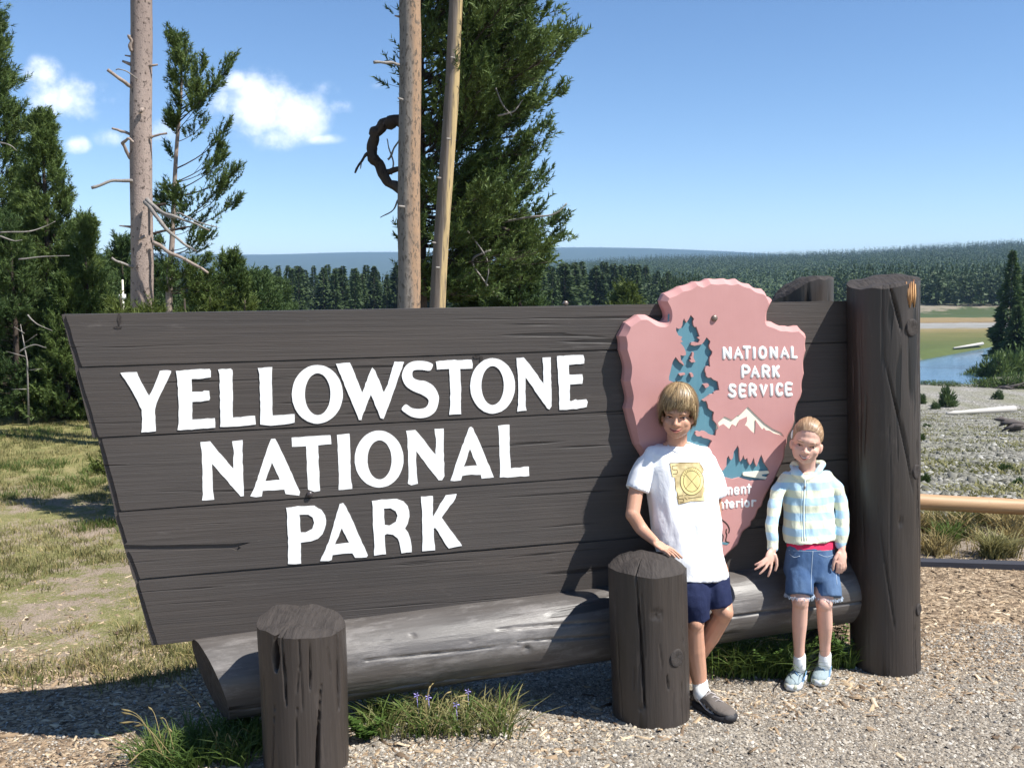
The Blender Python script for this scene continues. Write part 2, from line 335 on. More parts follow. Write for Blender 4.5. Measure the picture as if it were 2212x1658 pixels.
# ------------------------------------------------------------------ geometry builders
def sm(x, a, b):
    t = np.clip((x - a) / (b - a), 0, 1); return t * t * (3 - 2 * t)
def catmull(pts, n=5, closed=False):
    pts = [Vector(p) for p in pts]; N = len(pts); out = []
    if N < 3: return pts
    rng = range(N) if closed else range(N - 1)
    for i in rng:
        p0 = pts[(i - 1) % N] if (closed or i > 0) else pts[i] * 2 - pts[i + 1]; p1 = pts[i]; p2 = pts[(i + 1) % N]
        p3 = pts[(i + 2) % N] if (closed or i + 2 < N) else p2 * 2 - p1
        for k in range(n):
            t = k / n
            out.append(0.5 * ((2 * p1) + (p2 - p0) * t + (2 * p0 - 5 * p1 + 4 * p2 - p3) * t * t + (3 * p1 - p0 - 3 * p2 + p3) * t ** 3))
    if not closed: out.append(pts[-1])
    return out
class MB:
    def __init__(s): s.v = []; s.f = []; s.uv = []
    def add(s, vs, fs, uv=None):
        b = len(s.v); s.v += [tuple(x) for x in vs]; s.f += [tuple(i + b for i in f) for f in fs]
        s.uv += list(uv) if uv is not None else [(x[0], x[2]) for x in vs]
    def tube(s, pts, rad, seg=8, cap=True, flat=1.0, up=None):
        pts = [Vector(p) for p in pts]; n = len(pts)
        if isinstance(rad, (int, float)): rad = [rad] * n
        vs = []; uv = []; fs = []; ref = None; L = 0
        for i in range(n):
            t = (pts[min(i + 1, n - 1)] - pts[max(i - 1, 0)]).normalized()
            if ref is None:
                ref = Vector(up) if up is not None else (Vector((0, 0, 1)) if abs(t.z) < .9 else Vector((1, 0, 0)))
            a = (ref - t * ref.dot(t)).normalized(); b = t.cross(a); ref = a
            if i: L += (pts[i] - pts[i - 1]).length
            for k in range(seg):
                th = 2 * math.pi * k / seg
                vs.append(pts[i] + a * (math.cos(th) * rad[i] * flat) + b * (math.sin(th) * rad[i])); uv.append((L, th * rad[i]))
        for i in range(n - 1):
            for k in range(seg):
                k2 = (k + 1) % seg; fs.append((i * seg + k, i * seg + k2, (i + 1) * seg + k2, (i + 1) * seg + k))
        if cap: fs.append(tuple(reversed(range(seg)))); fs.append(tuple((n - 1) * seg + k for k in range(seg)))
        s.add(vs, fs, uv)
    def ell(s, c, r, rot=None, seg=14, rings=9):
        c = Vector(c); vs = []; fs = []
        for i in range(1, rings):
            ph = math.pi * i / rings
            for k in range(seg):
                th = 2 * math.pi * k / seg
                p = Vector((r[0] * math.sin(ph) * math.cos(th), r[1] * math.sin(ph) * math.sin(th), r[2] * math.cos(ph)))
                vs.append(c + (rot @ p if rot is not None else p))
        top = len(vs); vs.append(c + (rot @ Vector((0, 0, r[2])) if rot is not None else Vector((0, 0, r[2]))))
        vs.append(c - (rot @ Vector((0, 0, r[2])) if rot is not None else Vector((0, 0, r[2]))))
        for i in range(rings - 2):
            for k in range(seg):
                k2 = (k + 1) % seg; fs.append((i * seg + k, (i + 1) * seg + k, (i + 1) * seg + k2, i * seg + k2))
        for k in range(seg):
            k2 = (k + 1) % seg; fs.append((top, k, k2)); fs.append((top + 1, (rings - 2) * seg + k2, (rings - 2) * seg + k))
        s.add(vs, fs)
    def loft(s, rings, cap=True):
        n = len(rings[0]); vs = [p for r in rings for p in r]; fs = []
        for i in range(len(rings) - 1):
            for k in range(n):
                k2 = (k + 1) % n; fs.append((i * n + k, i * n + k2, (i + 1) * n + k2, (i + 1) * n + k))
        if cap: fs.append(tuple(reversed(range(n)))); fs.append(tuple((len(rings) - 1) * n + k for k in range(n)))
        s.add(vs, fs)
    def box(s, c, h, rot=None):
        c = Vector(c); vs = []
        for sx in (-1, 1):
            for sy in (-1, 1):
                for sz in (-1, 1):
                    p = Vector((sx * h[0], sy * h[1], sz * h[2])); vs.append(c + (rot @ p if rot is not None else p))
        s.add(vs, [(0, 1, 3, 2), (4, 6, 7, 5), (0, 4, 5, 1), (2, 3, 7, 6), (0, 2, 6, 4), (1, 5, 7, 3)])
    def build(s, name, m, parent=None, smooth=True, at=None, uv=True):
        return mesh(name, s.v, s.f, m, parent, smooth, s.uv if uv else None, at)

def slab(name, loops, off0, off1, m, parent=None, back=False, uv=True, jit=0):
    """flat piece in the sign's plane: loops = [outer, hole...] of plane coords; front at off0, walls back to off1"""
    L3 = [[Vector((p[0], p[1], 0)) for p in lp] for lp in loops]
    tris = tessellate_polygon(L3); flat = [p for lp in loops for p in lp]; n = len(flat)
    vs = [pl(p[0], p[1], off0) for p in flat] + [pl(p[0], p[1], off1) for p in flat]
    fs = []
    for t in tris:
        a, b, c = (flat[i] for i in t)
        ar = (b[0] - a[0]) * (c[1] - a[1]) - (b[1] - a[1]) * (c[0] - a[0])
        if abs(ar) < 1e-12: continue
        t = tuple(t) if ar > 0 else (t[0], t[2], t[1]); fs.append(t)
        if back: fs.append((t[0] + n, t[2] + n, t[1] + n))
    i0 = 0
    for lp in loops:
        k = len(lp)
        for i in range(k): j = (i + 1) % k; fs.append((i0 + i, i0 + j, n + i0 + j, n + i0 + i))
        i0 += k
    uvs = [(p[0], p[1]) for p in flat] * 2
    o = mesh(name, vs, fs, m, parent, False, uvs)
    bm = bmesh.new(); bm.from_mesh(o.data); bmesh.ops.recalc_face_normals(bm, faces=bm.faces); bm.to_mesh(o.data); bm.free()
    return o
def st(px, py, off=0): return uvn(SP(px, py, off))
def stz(zpts, ox, oy, s, off=0):                      # traced points of an enlarged crop (source pixels = o + z / s)
    out = []
    for (x, y) in zpts: out.append(st((ox + x / s) * .96007, (oy + y / s) * .96007, off))
    return out

def log_tube(name, p0, p1, rfun, m, parent, seg=120, ring=90, off0=None, off1=None, front=None, capm=None):
    """solid log: rfun(th, t) radius in metres; th = 0 faces `front`; off0/off1(cs, sn) shift the ends along the axis"""
    p0 = Vector(p0); p1 = Vector(p1); ax = (p1 - p0); L = ax.length; ax.normalize()
    fr = Vector(front); a = (fr - ax * fr.dot(ax)).normalized(); b = ax.cross(a)
    vs = []; uv = []
    for i in range(ring + 1):
        t = i / ring
        for k in range(seg + 1):
            th = math.pi + 2 * math.pi * k / seg
            cs, sn = math.cos(th), math.sin(th); r = rfun(th % (2 * math.pi), t)
            z = t * L
            if off0: z += off0(cs, sn) * (1 - t)
            if off1: z += off1(cs, sn) * t
            vs.append(p0 + ax * z + a * (cs * r) + b * (sn * r)); uv.append((z, (2 * math.pi * k / seg) * .17))
    fs = []
    w = seg + 1
    for i in range(ring):
        for k in range(seg): fs.append((i * w + k, i * w + k + 1, (i + 1) * w + k + 1, (i + 1) * w + k))
    o = mesh(name, vs, fs, m, parent, True, uv)
    # ends
    for e in (0, 1):
        rg = vs[:seg] if e == 0 else vs[ring * w: ring * w + seg]; cv = list(rg); fs = []
        for q in range(1, 6):
            f = 1 - q / 6
            for k in range(seg):
                th = math.pi + 2 * math.pi * k / seg; cs, sn = math.cos(th), math.sin(th)
                r = rfun(th % (2 * math.pi), float(e)) * f
                z = L * e + ((off1 if e else off0)(cs * f, sn * f) if (off1 if e else off0) else 0)
                z += (mnoise.noise(Vector((cs * f * 5, sn * f * 5, 3.1 + e))) * .008) * (1 - abs(2 * f - 1)) * (1 if e else -1)
                cv.append(p0 + ax * z + a * (cs * r) + b * (sn * r))
        zc = L * e + ((off1 if e else off0)(0, 0) if (off1 if e else off0) else 0); cv.append(p0 + ax * zc)
        for q in range(5):
            for k in range(seg):
                k2 = (k + 1) % seg; f4 = (q * seg + k, q * seg + k2, (q + 1) * seg + k2, (q + 1) * seg + k)
                fs.append(f4 if e else f4[::-1])
        for k in range(seg):
            k2 = (k + 1) % seg; f3 = (5 * seg + k, 5 * seg + k2, 6 * seg); fs.append(f3 if e else f3[::-1])
        mesh('end_face', cv, fs, capm or M['end'], parent or None, True)
    return o
def rlog(r, seed, cracks=(), knots=(), amp=.035, taper=0.0, L=1.0):
    def f(th, t):
        q = Vector((math.cos(th) * 1.1 + seed, math.sin(th) * 1.1, t * L * 1.3))
        v = r * (1 + taper * (t - .5) + amp * 1.35 * mnoise.noise(q) + amp * .35 * mnoise.noise(q * 3.5) + .004 * mnoise.noise(Vector((math.cos(th) * 30, math.sin(th) * 30, t * L * 3 + seed))))
        for (c0, c1, t0, t1, w, d) in cracks:
            if t0 <= t <= t1:
                u = (t - t0) / (t1 - t0); c = c0 + (c1 - c0) * u + .05 * mnoise.noise(Vector((t * L * 3, seed, c0)))
                dd = abs((th - c + math.pi) % (2 * math.pi) - math.pi); ww = w * (.35 + .65 * math.sin(math.pi * min(1, u * 1.1 + .05)))
                if dd < ww: v -= d * (1 - dd / ww)
        for (ct, tt, kr, kd) in knots:
            dx = ((th - ct + math.pi) % (2 * math.pi) - math.pi) * r; dy = (t - tt) * L; dd = math.hypot(dx, dy) / kr
            if dd < 1.6: dd *= 1 + .22 * mnoise.noise(Vector((dx * 60, dy * 60, seed)))
            if dd < 1.35: v -= (kd * math.exp(-((dd - 1.0) / .10) ** 2) if kd > 0 else -kd * 1.5 * math.exp(-(dd / .62) ** 4) * (.6 + .8 * mnoise.noise(Vector((dx * 90, dy * 90, 2)))))
        return v
    return f

# ------------------------------------------------------------------ terrain
def ridge_h(u):
    return np.interp(u, [-.6, -.05, .05, .137, .2, .276, .346, .416, .514, .7, 1.2], [2, 8, 29, 37, 39, 42, 44, 51, 59, 64, 66])
def terr(x, y):
    x = np.asarray(x, float); y = np.asarray(y, float); yy = np.maximum(y, .5); u = x / yy
    w = sm(u, -.05, .34)
    right = -5.5 * np.clip((y - 9) / 51, 0, 1); left = -5.5 * sm(y, 26, 95) - .012 * np.clip(y - 9, 0, 20)
    z = right * w + left * (1 - w)
    z = z - .12 * sm(-x, .9, 2.2) * (1 - sm(y, 7, 12))
    # river channel
    ns = 79 + 1.72 * np.maximum(0, x - 36.5); fsd = 107 + (x - 44) * 1.25
    inr = sm(y, ns - 3, ns + 2) * (1 - sm(y, fsd - 2, fsd + 3)) * sm(u, .26, .32)
    z = z - 1.3 * inr
    H = ridge_h(u) + 1.9
    hz = (H + 5.5) * np.clip((y - 330) / 1170, 0, 1) ** 1.2 ; hz = np.where(y > 1500, (H + 5.5) * (1 - .35 * sm(y, 1500, 3000)), hz)
    z = z + hz + 2.6 * sm(y, 276, 292) * sm(u, .25, .35)
    far = (201 + 9 * np.sin(u * 9 + 1) + 4 * np.sin(u * 31)) * sm(y, 3000, 6000) * (1 - .22 * sm(u, .12, .32)); z = z + far * (y > 3000)
    return z
def tz(x, y): return float(terr(x, y))
ys = np.concatenate([np.linspace(-6, 1.5, 10), np.geomspace(1.8, 40, 110), np.geomspace(41, 7200, 150)])
us = np.linspace(-1, 1, 190)
us = np.sign(us) * np.abs(us) ** 1.15 * 1.15
gx = []; gy = []
for y in ys:
    hw = 7 + max(y, 0) * .98; gx.append(us * hw); gy.append(np.full_like(us, y))
gx = np.array(gx); gy = np.array(gy); gz = terr(gx, gy)
near = np.clip(1 - gy / 60, 0, 1)
nzs = np.array([[mnoise.noise(Vector((gx[i, j] * .8, gy[i, j] * .8, 0))) * .03 + mnoise.noise(Vector((gx[i, j] * 3, gy[i, j] * 3, 5))) * .010 for j in range(len(us))] if gy[i, 0] < 60 else [0] * len(us) for i in range(len(ys))])
nzs *= sm(gy, 3.5, 6) * .8 + .2
gz = gz + nzs * near
# skyline roughness of the far woods
NR, NC = gx.shape
V = np.stack([gx.ravel(), gy.ravel(), gz.ravel()], 1)
idx = np.arange(NR * NC).reshape(NR, NC)
Fq = np.stack([idx[:-1, :-1].ravel(), idx[:-1, 1:].ravel(), idx[1:, 1:].ravel(), idx[1:, :-1].ravel()], 1)
g = mesh('ground', V, Fq, M['ground'], None, True, at=(0, 0, 0)); tag(g, kind='structure')
gbvh = BVHTree.FromPolygons([tuple(v) for v in V], [tuple(int(i) for i in f) for f in Fq])
def gz_at(x, y):
    h = gbvh.ray_cast(Vector((x, y, 400)), Vector((0, 0, -1)))
    return h[0].z if h[0] else tz(x, y)
wv = [(18, 72, -6.05), (220, 72, -6.05), (220, 240, -6.05), (18, 240, -6.05)]
o = mesh('river', [Vector(p) for p in wv], [(0, 1, 2, 3)], M['water'], None, at=(0, 0, 0)); tag(o, kind='structure')

# ------------------------------------------------------------------ the board sign
SB = S0 + AV * 0; base = Vector((S0.x + AV.x * 1.5, S0.y + AV.y * 1.5, 0.1))
sign = empty('park_sign', base, 'large dark brown plank sign with big white lettering and slanted left edge', 'sign')
def lerp(a, b, t): return a + (b - a) * t
TOP = [(137, 680), (1840, 649.5)]; BOT = [(330, 1395), (1840, 1221)]
SEAM = [TOP, [(165, 793.5), (1840, 738.5)], [(205, 946), (1840, 862)], [(250, 1105), (1840, 990)], [(290, 1251.5), (1840, 1119)], BOT]
LE = [(137, 680), (165, 793), (205, 945), (250, 1105), (290, 1252), (330, 1395)]
offs = [0.0, -.001, .0012, -.0005, .001]
for i in range(5):
    (x0, y0), (x1, y1) = SEAM[i]; (bx0, by0), (bx1, by1) = SEAM[i + 1]
    gap = 1.7 if i else 0; gb = 1.7
    if i == 4: gap = 3.2
    rr = random.Random(i + 3)
    lx0 = LE[i][0] + (10 if i == 2 else 4 if i == 4 else 0); lx1 = LE[i + 1][0] + (-3 if i == 1 else 0)
    topl = []; botl = []; N = 60
    for k in range(N + 1):
        t = k / N; px = lerp(lx0 + 5, x1, t)
        yy = lerp(y0, y1, (px - x0) / (x1 - x0)) + gap + rr.uniform(-.5, .5) * (1.3 if i == 0 else .7) + (2.5 if (i == 0 and k in (22, 23, 24, 40, 41)) else 0)
        topl.append((px, yy))
        px = lerp(lx1 + 8, bx1, t); botl.append((px, lerp(by0, by1, (px - bx0) / (bx1 - bx0)) - gb + rr.uniform(-.5, .5) * .7))
    topl[0] = (lx0 + 6, topl[0][1]); botl[0] = (lx1 + 13, botl[0][1])
    leftl = [(lerp(botl[0][0] - 3, topl[0][0], q / 9), lerp(botl[0][1] - 5, topl[0][1] + 4, q / 9)) for q in range(10)]
    leftl = [(x + rr.uniform(-.8, .8), y) for x, y in leftl]
    if i == 3:   # the long split in the fourth plank
        yl = 1181
        slit = [(277, 1190), (330, 1189.5), (420, 1187.5), (500, 1184.5), (512, 1189), (521, 1182), (516, 1180), (542, 1171), (524, 1171.5), (505, 1174), (420, 1175.5), (330, 1177), (269, 1176)]
        lo = [p for p in leftl if p[1] > 1192]; hi = [p for p in leftl if p[1] < 1174]; leftl = lo + slit + hi
    poly = leftl + topl + list(reversed(botl))
    lp = [st(x, y) for x, y in poly]
    lp = [lp[k] for k in range(len(lp)) if (Vector(lp[k]) - Vector(lp[k - 1])).length > 5e-4]
    slab('plank', [lp], offs[i], -.009, M['plank'], sign)
    # body of the plank behind its chamfered face, a little longer at the cut end
    bl = [(lx0 - 4, topl[0][1] - gap * .9 * (i > 0) - .2), (x1 + 40, topl[-1][1] - 1.4 * (i > 0)), (bx1 + 40, botl[-1][1] + 1.3), (lx1 + 2 - 4, botl[0][1] + 1.2)]
    slab('plank', [[st(x, y, -.009) for x, y in bl]], -.009, -.085, M['plank'], sign, back=True)
# letters, traced
LET = [
 ('Y', 260, 780, 5.53, [[(60,325),(265,315),(300,400),(415,610),(470,510),(550,300),(650,292),(690,300),(690,320),(640,430),(540,630),(510,700),(490,780),(500,1050),(320,1065),(332,900),(325,780),(200,540),(120,410)]]),
 ('E', 260, 780, 5.53, [[(750,300),(1000,280),(1170,275),(1185,300),(1185,380),(1080,395),(945,400),(950,560),(1080,560),(1100,545),(1165,548),(1175,640),(1165,665),(1060,682),(955,685),(955,905),(1235,888),(1240,1005),(950,1030),(770,1035),(785,950),(785,700),(770,420)]]),
 ('L', 260, 780, 5.53, [[(1275,283),(1430,270),(1455,290),(1460,880),(1735,858),(1745,965),(1500,990),(1300,995),(1305,900),(1300,700),(1293,340)]]),
 ('L', 260, 780, 5.53, [[(1770,265),(1950,253),(1945,400),(1955,855),(2227,838),(2227,942),(2100,965),(1930,980),(1800,965),(1800,600),(1790,340)]]),
 ('O', 640, 780, 6.144, ['O', (455,655,353,405), (460,655,177,290)]),
 ('W', 640, 780, 6.144, [[(712,235),(905,220),(960,340),(1075,635),(1170,380),(1215,285),(1255,330),(1375,630),(1430,520),(1520,205),(1655,210),(1590,390),(1530,570),(1370,995),(1330,985),(1195,660),(1075,960),(1065,1010),(1030,1010),(1010,950),(870,620)]]),
 ('S', 640, 780, 6.144, ['C', [(2045,235),(2050,270),(2010,330),(1900,318),(1790,325),(1768,380),(1790,435),(1870,465),(1950,475),(2060,540),(2125,650),(2135,740),(2095,880),(2000,960),(1880,985),(1760,965),(1670,910),(1620,860),(1680,795),(1760,845),(1860,860),(1950,840),(1990,780),(1985,720),(1900,660),(1780,610),(1680,540),(1630,440),(1630,360),(1680,260),(1770,205),(1880,195),(1970,205)]]),
 ('T', 980, 780, 6.144, [[(5,205),(170,185),(500,180),(515,240),(510,300),(340,305),(355,560),(350,850),(355,930),(190,940),(200,850),(205,600),(190,305),(20,315)]]),
 ('O', 980, 780, 6.144, ['O', (790,540,310,382), (790,535,155,270)]),
 ('N', 980, 780, 6.144, [[(1120,155),(1220,147),(1300,240),(1495,510),(1490,250),(1480,150),(1595,145),(1595,300),(1605,820),(1575,865),(1545,850),(1245,420),(1245,820),(1260,880),(1130,895),(1145,800),(1145,500)]]),
 ('E', 980, 780, 6.144, [[(1680,130),(1860,118),(2045,115),(2060,170),(2055,230),(1845,250),(1850,385),(2030,380),(2040,440),(2030,510),(1860,520),(1855,745),(1880,752),(1940,725),(1960,738),(2085,725),(2105,760),(2090,830),(1950,860),(1715,870),(1710,600)]]),
 ('N', 440, 940, 5.53, [[(60,300),(180,290),(260,390),(470,630),(475,400),(455,290),(585,275),(585,500),(600,900),(600,970),(560,975),(205,570),(215,900),(232,1015),(80,1025),(92,950),(85,600),(75,400)]]),
 ('A', 440, 940, 5.53, [[(940,262),(990,258),(1040,350),(1120,520),(1300,920),(1290,965),(1120,945),(1105,890),(850,905),(835,905),(825,975),(750,985),(680,972),(740,850),(880,420)], [(950,552),(1048,770),(868,785)]]),
 ('T', 440, 940, 5.53, [[(1195,245),(1420,228),(1680,215),(1690,325),(1525,340),(1535,620),(1550,905),(1480,918),(1400,890),(1390,700),(1375,350),(1200,358)]]),
 ('I', 440, 940, 5.53, [[(1760,210),(1915,195),(1925,400),(1930,700),(1950,880),(1780,895),(1785,700),(1770,350)]]),
 ('O', 780, 930, 5.267, ['O', (385,540,290,337), (390,548,143,232)]),
 ('N', 780, 930, 5.267, [[(705,205),(815,195),(880,270),(1055,485),(1060,300),(1042,182),(1150,177),(1150,400),(1160,740),(1130,790),(1090,790),(825,445),(825,600),(835,750),(845,830),(765,850),(725,830),(735,700),(722,300)]]),
 ('A', 780, 930, 5.267, [[(1450,170),(1475,155),(1500,175),(1600,400),(1745,755),(1600,770),(1590,725),(1480,722),(1370,738),(1355,790),(1280,800),(1230,795),(1340,470)], [(1462,420),(1545,615),(1388,628)]]),
 ('L', 780, 930, 5.267, [[(1795,145),(1930,132),(1930,350),(1945,650),(2160,628),(2165,738),(2000,750),(1815,758),(1820,650),(1808,300)]]),
 ('P', 620, 1090, 5.027, [[(120,262),(250,243),(440,238),(520,285),(560,345),(572,400),(570,450),(530,560),(480,610),(400,640),(285,655),(285,750),(290,890),(220,898),(140,895),(145,700),(130,320)], [(270,340),(370,338),(420,370),(437,430),(415,500),(340,540),(285,540)]]),
 ('A', 620, 1090, 5.027, [[(725,220),(765,207),(800,255),(920,520),(1045,800),(1030,820),(900,825),(870,775),(720,785),(645,795),(635,850),(600,862),(505,862),(600,650),(690,330)], [(750,490),(832,655),(672,675)]]),
 ('R', 620, 1090, 5.027, [[(1090,185),(1200,168),(1370,160),(1450,190),(1495,240),(1512,300),(1515,360),(1495,440),(1465,495),(1500,540),(1525,610),(1540,700),(1540,762),(1425,775),(1410,700),(1385,610),(1330,565),(1260,555),(1235,570),(1245,740),(1250,785),(1115,802),(1120,700),(1105,500),(1100,250)], [(1225,270),(1300,265),(1360,300),(1380,350),(1360,420),(1290,463),(1235,455)]]),
 ('K', 620, 1090, 5.027, [[(1645,135),(1780,128),(1780,365),(1860,220),(1925,120),(2050,105),(2035,155),(1880,370),(1950,470),(2110,690),(1960,720),(1935,690),(1810,490),(1790,490),(1795,640),(1805,740),(1730,745),(1660,752),(1665,600),(1660,350)]]),
]
for (ch, ox, oy, s, lp) in LET:
    if lp[0] == 'O':
        loops = []
        for q, (cx, cy, rx, ry) in enumerate(lp[1:]):
            loops.append([(cx + rx * math.cos(a * math.pi / 24) * (1 + R.uniform(-.006, .006)), cy + ry * math.sin(a * math.pi / 24) * (1 + R.uniform(-.006, .006))) for a in range(48)])
    elif lp[0] == 'C': loops = [[(p.x, p.y) for p in catmull([(x, y, 0) for x, y in lp[1]], 3, True)]]
    else: loops = lp
    # ragged brushed edge
    out = []
    for l in loops:
        o2 = []
        for a in range(len(l)):
            p, q = Vector((*l[a], 0)), Vector((*l[(a + 1) % len(l)], 0)); d = (q - p).length; nn = max(1, int(d / 45))
            for b in range(nn):
                e = p.lerp(q, b / nn)
                if b: e = e + Vector((R.uniform(-1, 1), R.uniform(-1, 1), 0)) * 4.0
                o2.append((e.x, e.y))
        out.append(stz(o2, ox, oy, s, .004))
    slab('letter', out, .0028, .0002, M['white'], sign)
# bolts and blemishes of the planks
def disc_bolt(px, py, r, off, parent, m=None, name='bolt'):
    b = MB(); c = SP(px, py, off); b.tube([c - NV * .01, c + NV * r * .25, c + NV * r * .55, c + NV * r * .75], [r, r, r * .8, r * .35], 12)
    return b.build(name, m or M['metal'], parent)
disc_bolt(669, 1067, .014, .004, sign, M['metal2'])
disc_bolt(1222, 655, .012, -.03, sign, M['metal'])
for (px, py, rx, ry) in [(258, 690, 5, 14), (255, 707, 10, 3), (1030, 770, 9, 4), (1040, 776, 4, 7)]:
    a = [st(px + rx * math.cos(t * math.pi / 6) * R.uniform(.7, 1.1), py + ry * math.sin(t * math.pi / 6) * R.uniform(.7, 1.1), .002) for t in range(12)]
    slab('knot_scar', [a], .0022, .0, M['end'], sign)

# ------------------------------------------------------------------ arrowhead board
AH = empty('arrowhead_emblem', SP(1560, 1200, .03), 'rose coloured arrowhead board with teal tree relief mounted on the plank sign', 'emblem')
OF, OM = .072, .036
A_ = (1380, 610, 9.2125); B_ = (1600, 610, 9.2125); C_ = (1600, 760, 9.2125); F_ = (1580, 900, 9.2125); G_ = (1560, 1060, 9.2125); H_ = (1370, 780, 6.14); S_ = (0, 0, 1)
prs = []
def addp(fr, L, off=None):
    for (c, o, i) in L:
        cv = lambda p: ((fr[0] + p[0] / fr[2]) * .96007, (fr[1] + p[1] / fr[2]) * .96007)
        prs.append((c, cv(o), cv(i)))
addp(H_, [(1,(355,1340),(435,1350)),(0,(325,1240),(410,1250)),(1,(262,1015),(370,1025)),(0,(245,930),(350,940)),(1,(220,848),(322,848)),(0,(245,760),(338,755)),(0,(245,670),(342,670)),(1,(200,472),(300,472)),(0,(216,360),(318,360)),(0,(213,240),(315,240)),(1,(155,45),(258,40))])
addp(A_, [(0,(140,1480),(298,1490)),(1,(110,1340),(270,1355)),(0,(185,1200),(325,1260)),(1,(245,1065),(365,1160)),(0,(380,985),(490,1070)),(1,(490,905),(580,1010)),(0,(640,900),(700,1010)),(0,(760,960),(790,1060)),(0,(880,1020),(900,1130)),(0,(960,1040),(1020,1158)),(0,(1040,1010),(1120,1145)),(0,(1078,930),(1195,1065)),(0,(1055,820),(1225,930)),(0,(1010,720),(1205,780)),(1,(975,610),(1130,630)),(1,(1045,465),(1165,560)),(0,(1220,400),(1330,500)),(1,(1370,315),(1450,425)),(0,(1550,275),(1620,385)),(1,(1680,210),(1755,300)),(0,(1830,215),(1880,338)),(1,(1960,150),(2025,265)),(0,(2110,165),(2150,280))])
addp(B_, [(1,(245,150),(305,265)),(0,(370,180),(430,290)),(1,(495,155),(565,265)),(0,(620,235),(680,325)),(1,(775,262),(815,360)),(0,(880,345),(930,440)),(1,(1035,362),(1085,480)),(0,(1110,440),(1130,520)),(1,(1150,520),(1150,560)),(0,(1215,550),(1172,600)),(1,(1260,600),(1205,690)),(0,(1170,790),(1150,800)),(0,(1145,900),(1125,905)),(1,(1145,1030),(1118,1060)),(0,(1190,1035),(1145,1120)),(1,(1240,1045),(1200,1150)),(0,(1340,1100),(1310,1185)),(0,(1430,1130),(1440,1240)),(1,(1520,1130),(1560,1245)),(0,(1640,1150),(1680,1260)),(1,(1780,1125),(1815,1250)),(0,(1850,1210),(1860,1290)),(0,(1935,1290),(1915,1340)),(1,(1962,1365),(1945,1385))])
addp(C_, [(0,(1945,130),(1930,130)),(1,(1957,265),(1940,265)),(0,(1910,450),(1895,450)),(0,(1907,600),(1891,600)),(1,(1920,740),(1902,740)),(0,(1880,900),(1863,900)),(0,(1872,1010),(1857,1010)),(1,(1882,1112),(1863,1108)),(0,(1840,1250),(1823,1248)),(0,(1770,1380),(1752,1375)),(0,(1725,1550),(1708,1545))])
addp(F_, [(0,(1905,300),(1890,300)),(1,(1910,430),(1892,425)),(0,(1860,580),(1842,575)),(0,(1765,760),(1750,750)),(1,(1750,880),(1733,875)),(0,(1710,1010),(1694,1005)),(0,(1695,1180),(1678,1175)),(1,(1645,1310),(1630,1300))])
addp(G_, [(0,(1740,30),(1722,25)),(1,(1650,220),(1632,213)),(0,(1595,310),(1578,303)),(0,(1565,370),(1548,364)),(0,(1505,480),(1488,474)),(1,(1445,620),(1428,614)),(0,(1410,720),(1394,713)),(0,(1345,780),(1328,770)),(0,(1310,880),(1294,870)),(0,(1272,960),(1256,950)),(1,(1205,1030),(1188,1020)),(0,(1175,1125),(1158,1112)),(0,(1085,1190),(1068,1178)),(0,(1015,1260),(998,1248)),(1,(965,1380),(948,1370)),(0,(925,1490),(908,1480)),(0,(855,1570),(838,1558)),(1,(755,1658),(738,1645)),(1,(500,1920),(490,1900))])
addp(S_, [(1,(1595,1280),(1600,1268)),(0,(1565,1250),(1572,1238)),(1,(1530,1195),(1538,1188)),(0,(1505,1130),(1515,1125)),(1,(1470,1080),(1482,1078)),(0,(1450,1035),(1463,1034))])
# spline between corners
N = len(prs); i0 = next(i for i in range(N) if prs[i][0]); prs = prs[i0:] + prs[:i0]; OU = []; IN = []; i = 0
while i < N:
    j = i + 1
    while j < N and not prs[j][0]: j += 1
    seg = prs[i:j] + [prs[j % N]]
    a = catmull([(p[1][0], p[1][1], 0) for p in seg], 4)[:-1] if len(seg) > 2 else [Vector((*seg[0][1], 0))]
    b = catmull([(p[2][0], p[2][1], 0) for p in seg], 4)[:-1] if len(seg) > 2 else [Vector((*seg[0][2], 0))]
    OU += [(v.x, v.y) for v in a]; IN += [(v.x, v.y) for v in b]; i = j
inner = [st(x, y, OF) for x, y in IN]; outer = [st(x, y, OM) for x, y in OU]
D_ = (1480, 770, 12.283); E_ = (1520, 880, 12.283)
tree_hole = stz([(1605,905),(1675,985),(1650,1040),(1660,1110),(1690,1160),(1720,1145),(1750,1230),(1790,1350),(1740,1370),(1795,1420),(1760,1480),(1690,1465),(1620,1475),(1600,1520),(1680,1545),(1830,1515),(1880,1460),(1935,1365),(2015,1455),(1985,1530),(1990,1600)], *A_, OF)
tree_hole += stz([(1430,120),(1440,180),(1510,250),(1500,320),(1440,410),(1430,500),(1438,600),(1450,670),(1390,650),(1330,670),(1308,720),(1308,790),(1335,860),(1345,930),(1390,975),(1440,975),(1470,960),(1540,1030),(1660,1080),(1690,1250),(1702,1318),(1630,1330),(1550,1385),(1540,1420),(1440,1440),(1400,1480),(1290,1560)], *D_, OF)
tree_hole += stz([(740,240),(790,275),(850,260),(890,360),(905,460),(960,510),(1065,570),(1040,680),(1045,790),(1130,890),(1180,1020),(1130,1080),(1105,1220),(1020,1210),(900,1170),(860,1130),(800,1095),(740,1090),(690,1120),(620,1090),(560,1110),(545,1180),(600,1240),(660,1245),(710,1225),(760,1280),(900,1310),(1015,1360),(960,1450),(930,1530)], *E_, OF)
tree_hole += stz([(1565,1015),(1525,1005),(1530,960),(1522,900),(1524,870)], *S_, OF)
tree_hole += stz([(480,1110),(310,1050),(310,950),(350,800),(390,620),(420,520),(470,440),(495,400),(600,540),(735,640),(690,540),(640,480),(625,350),(700,370),(780,350),(775,260),(720,130),(640,30)], *D_, OF)
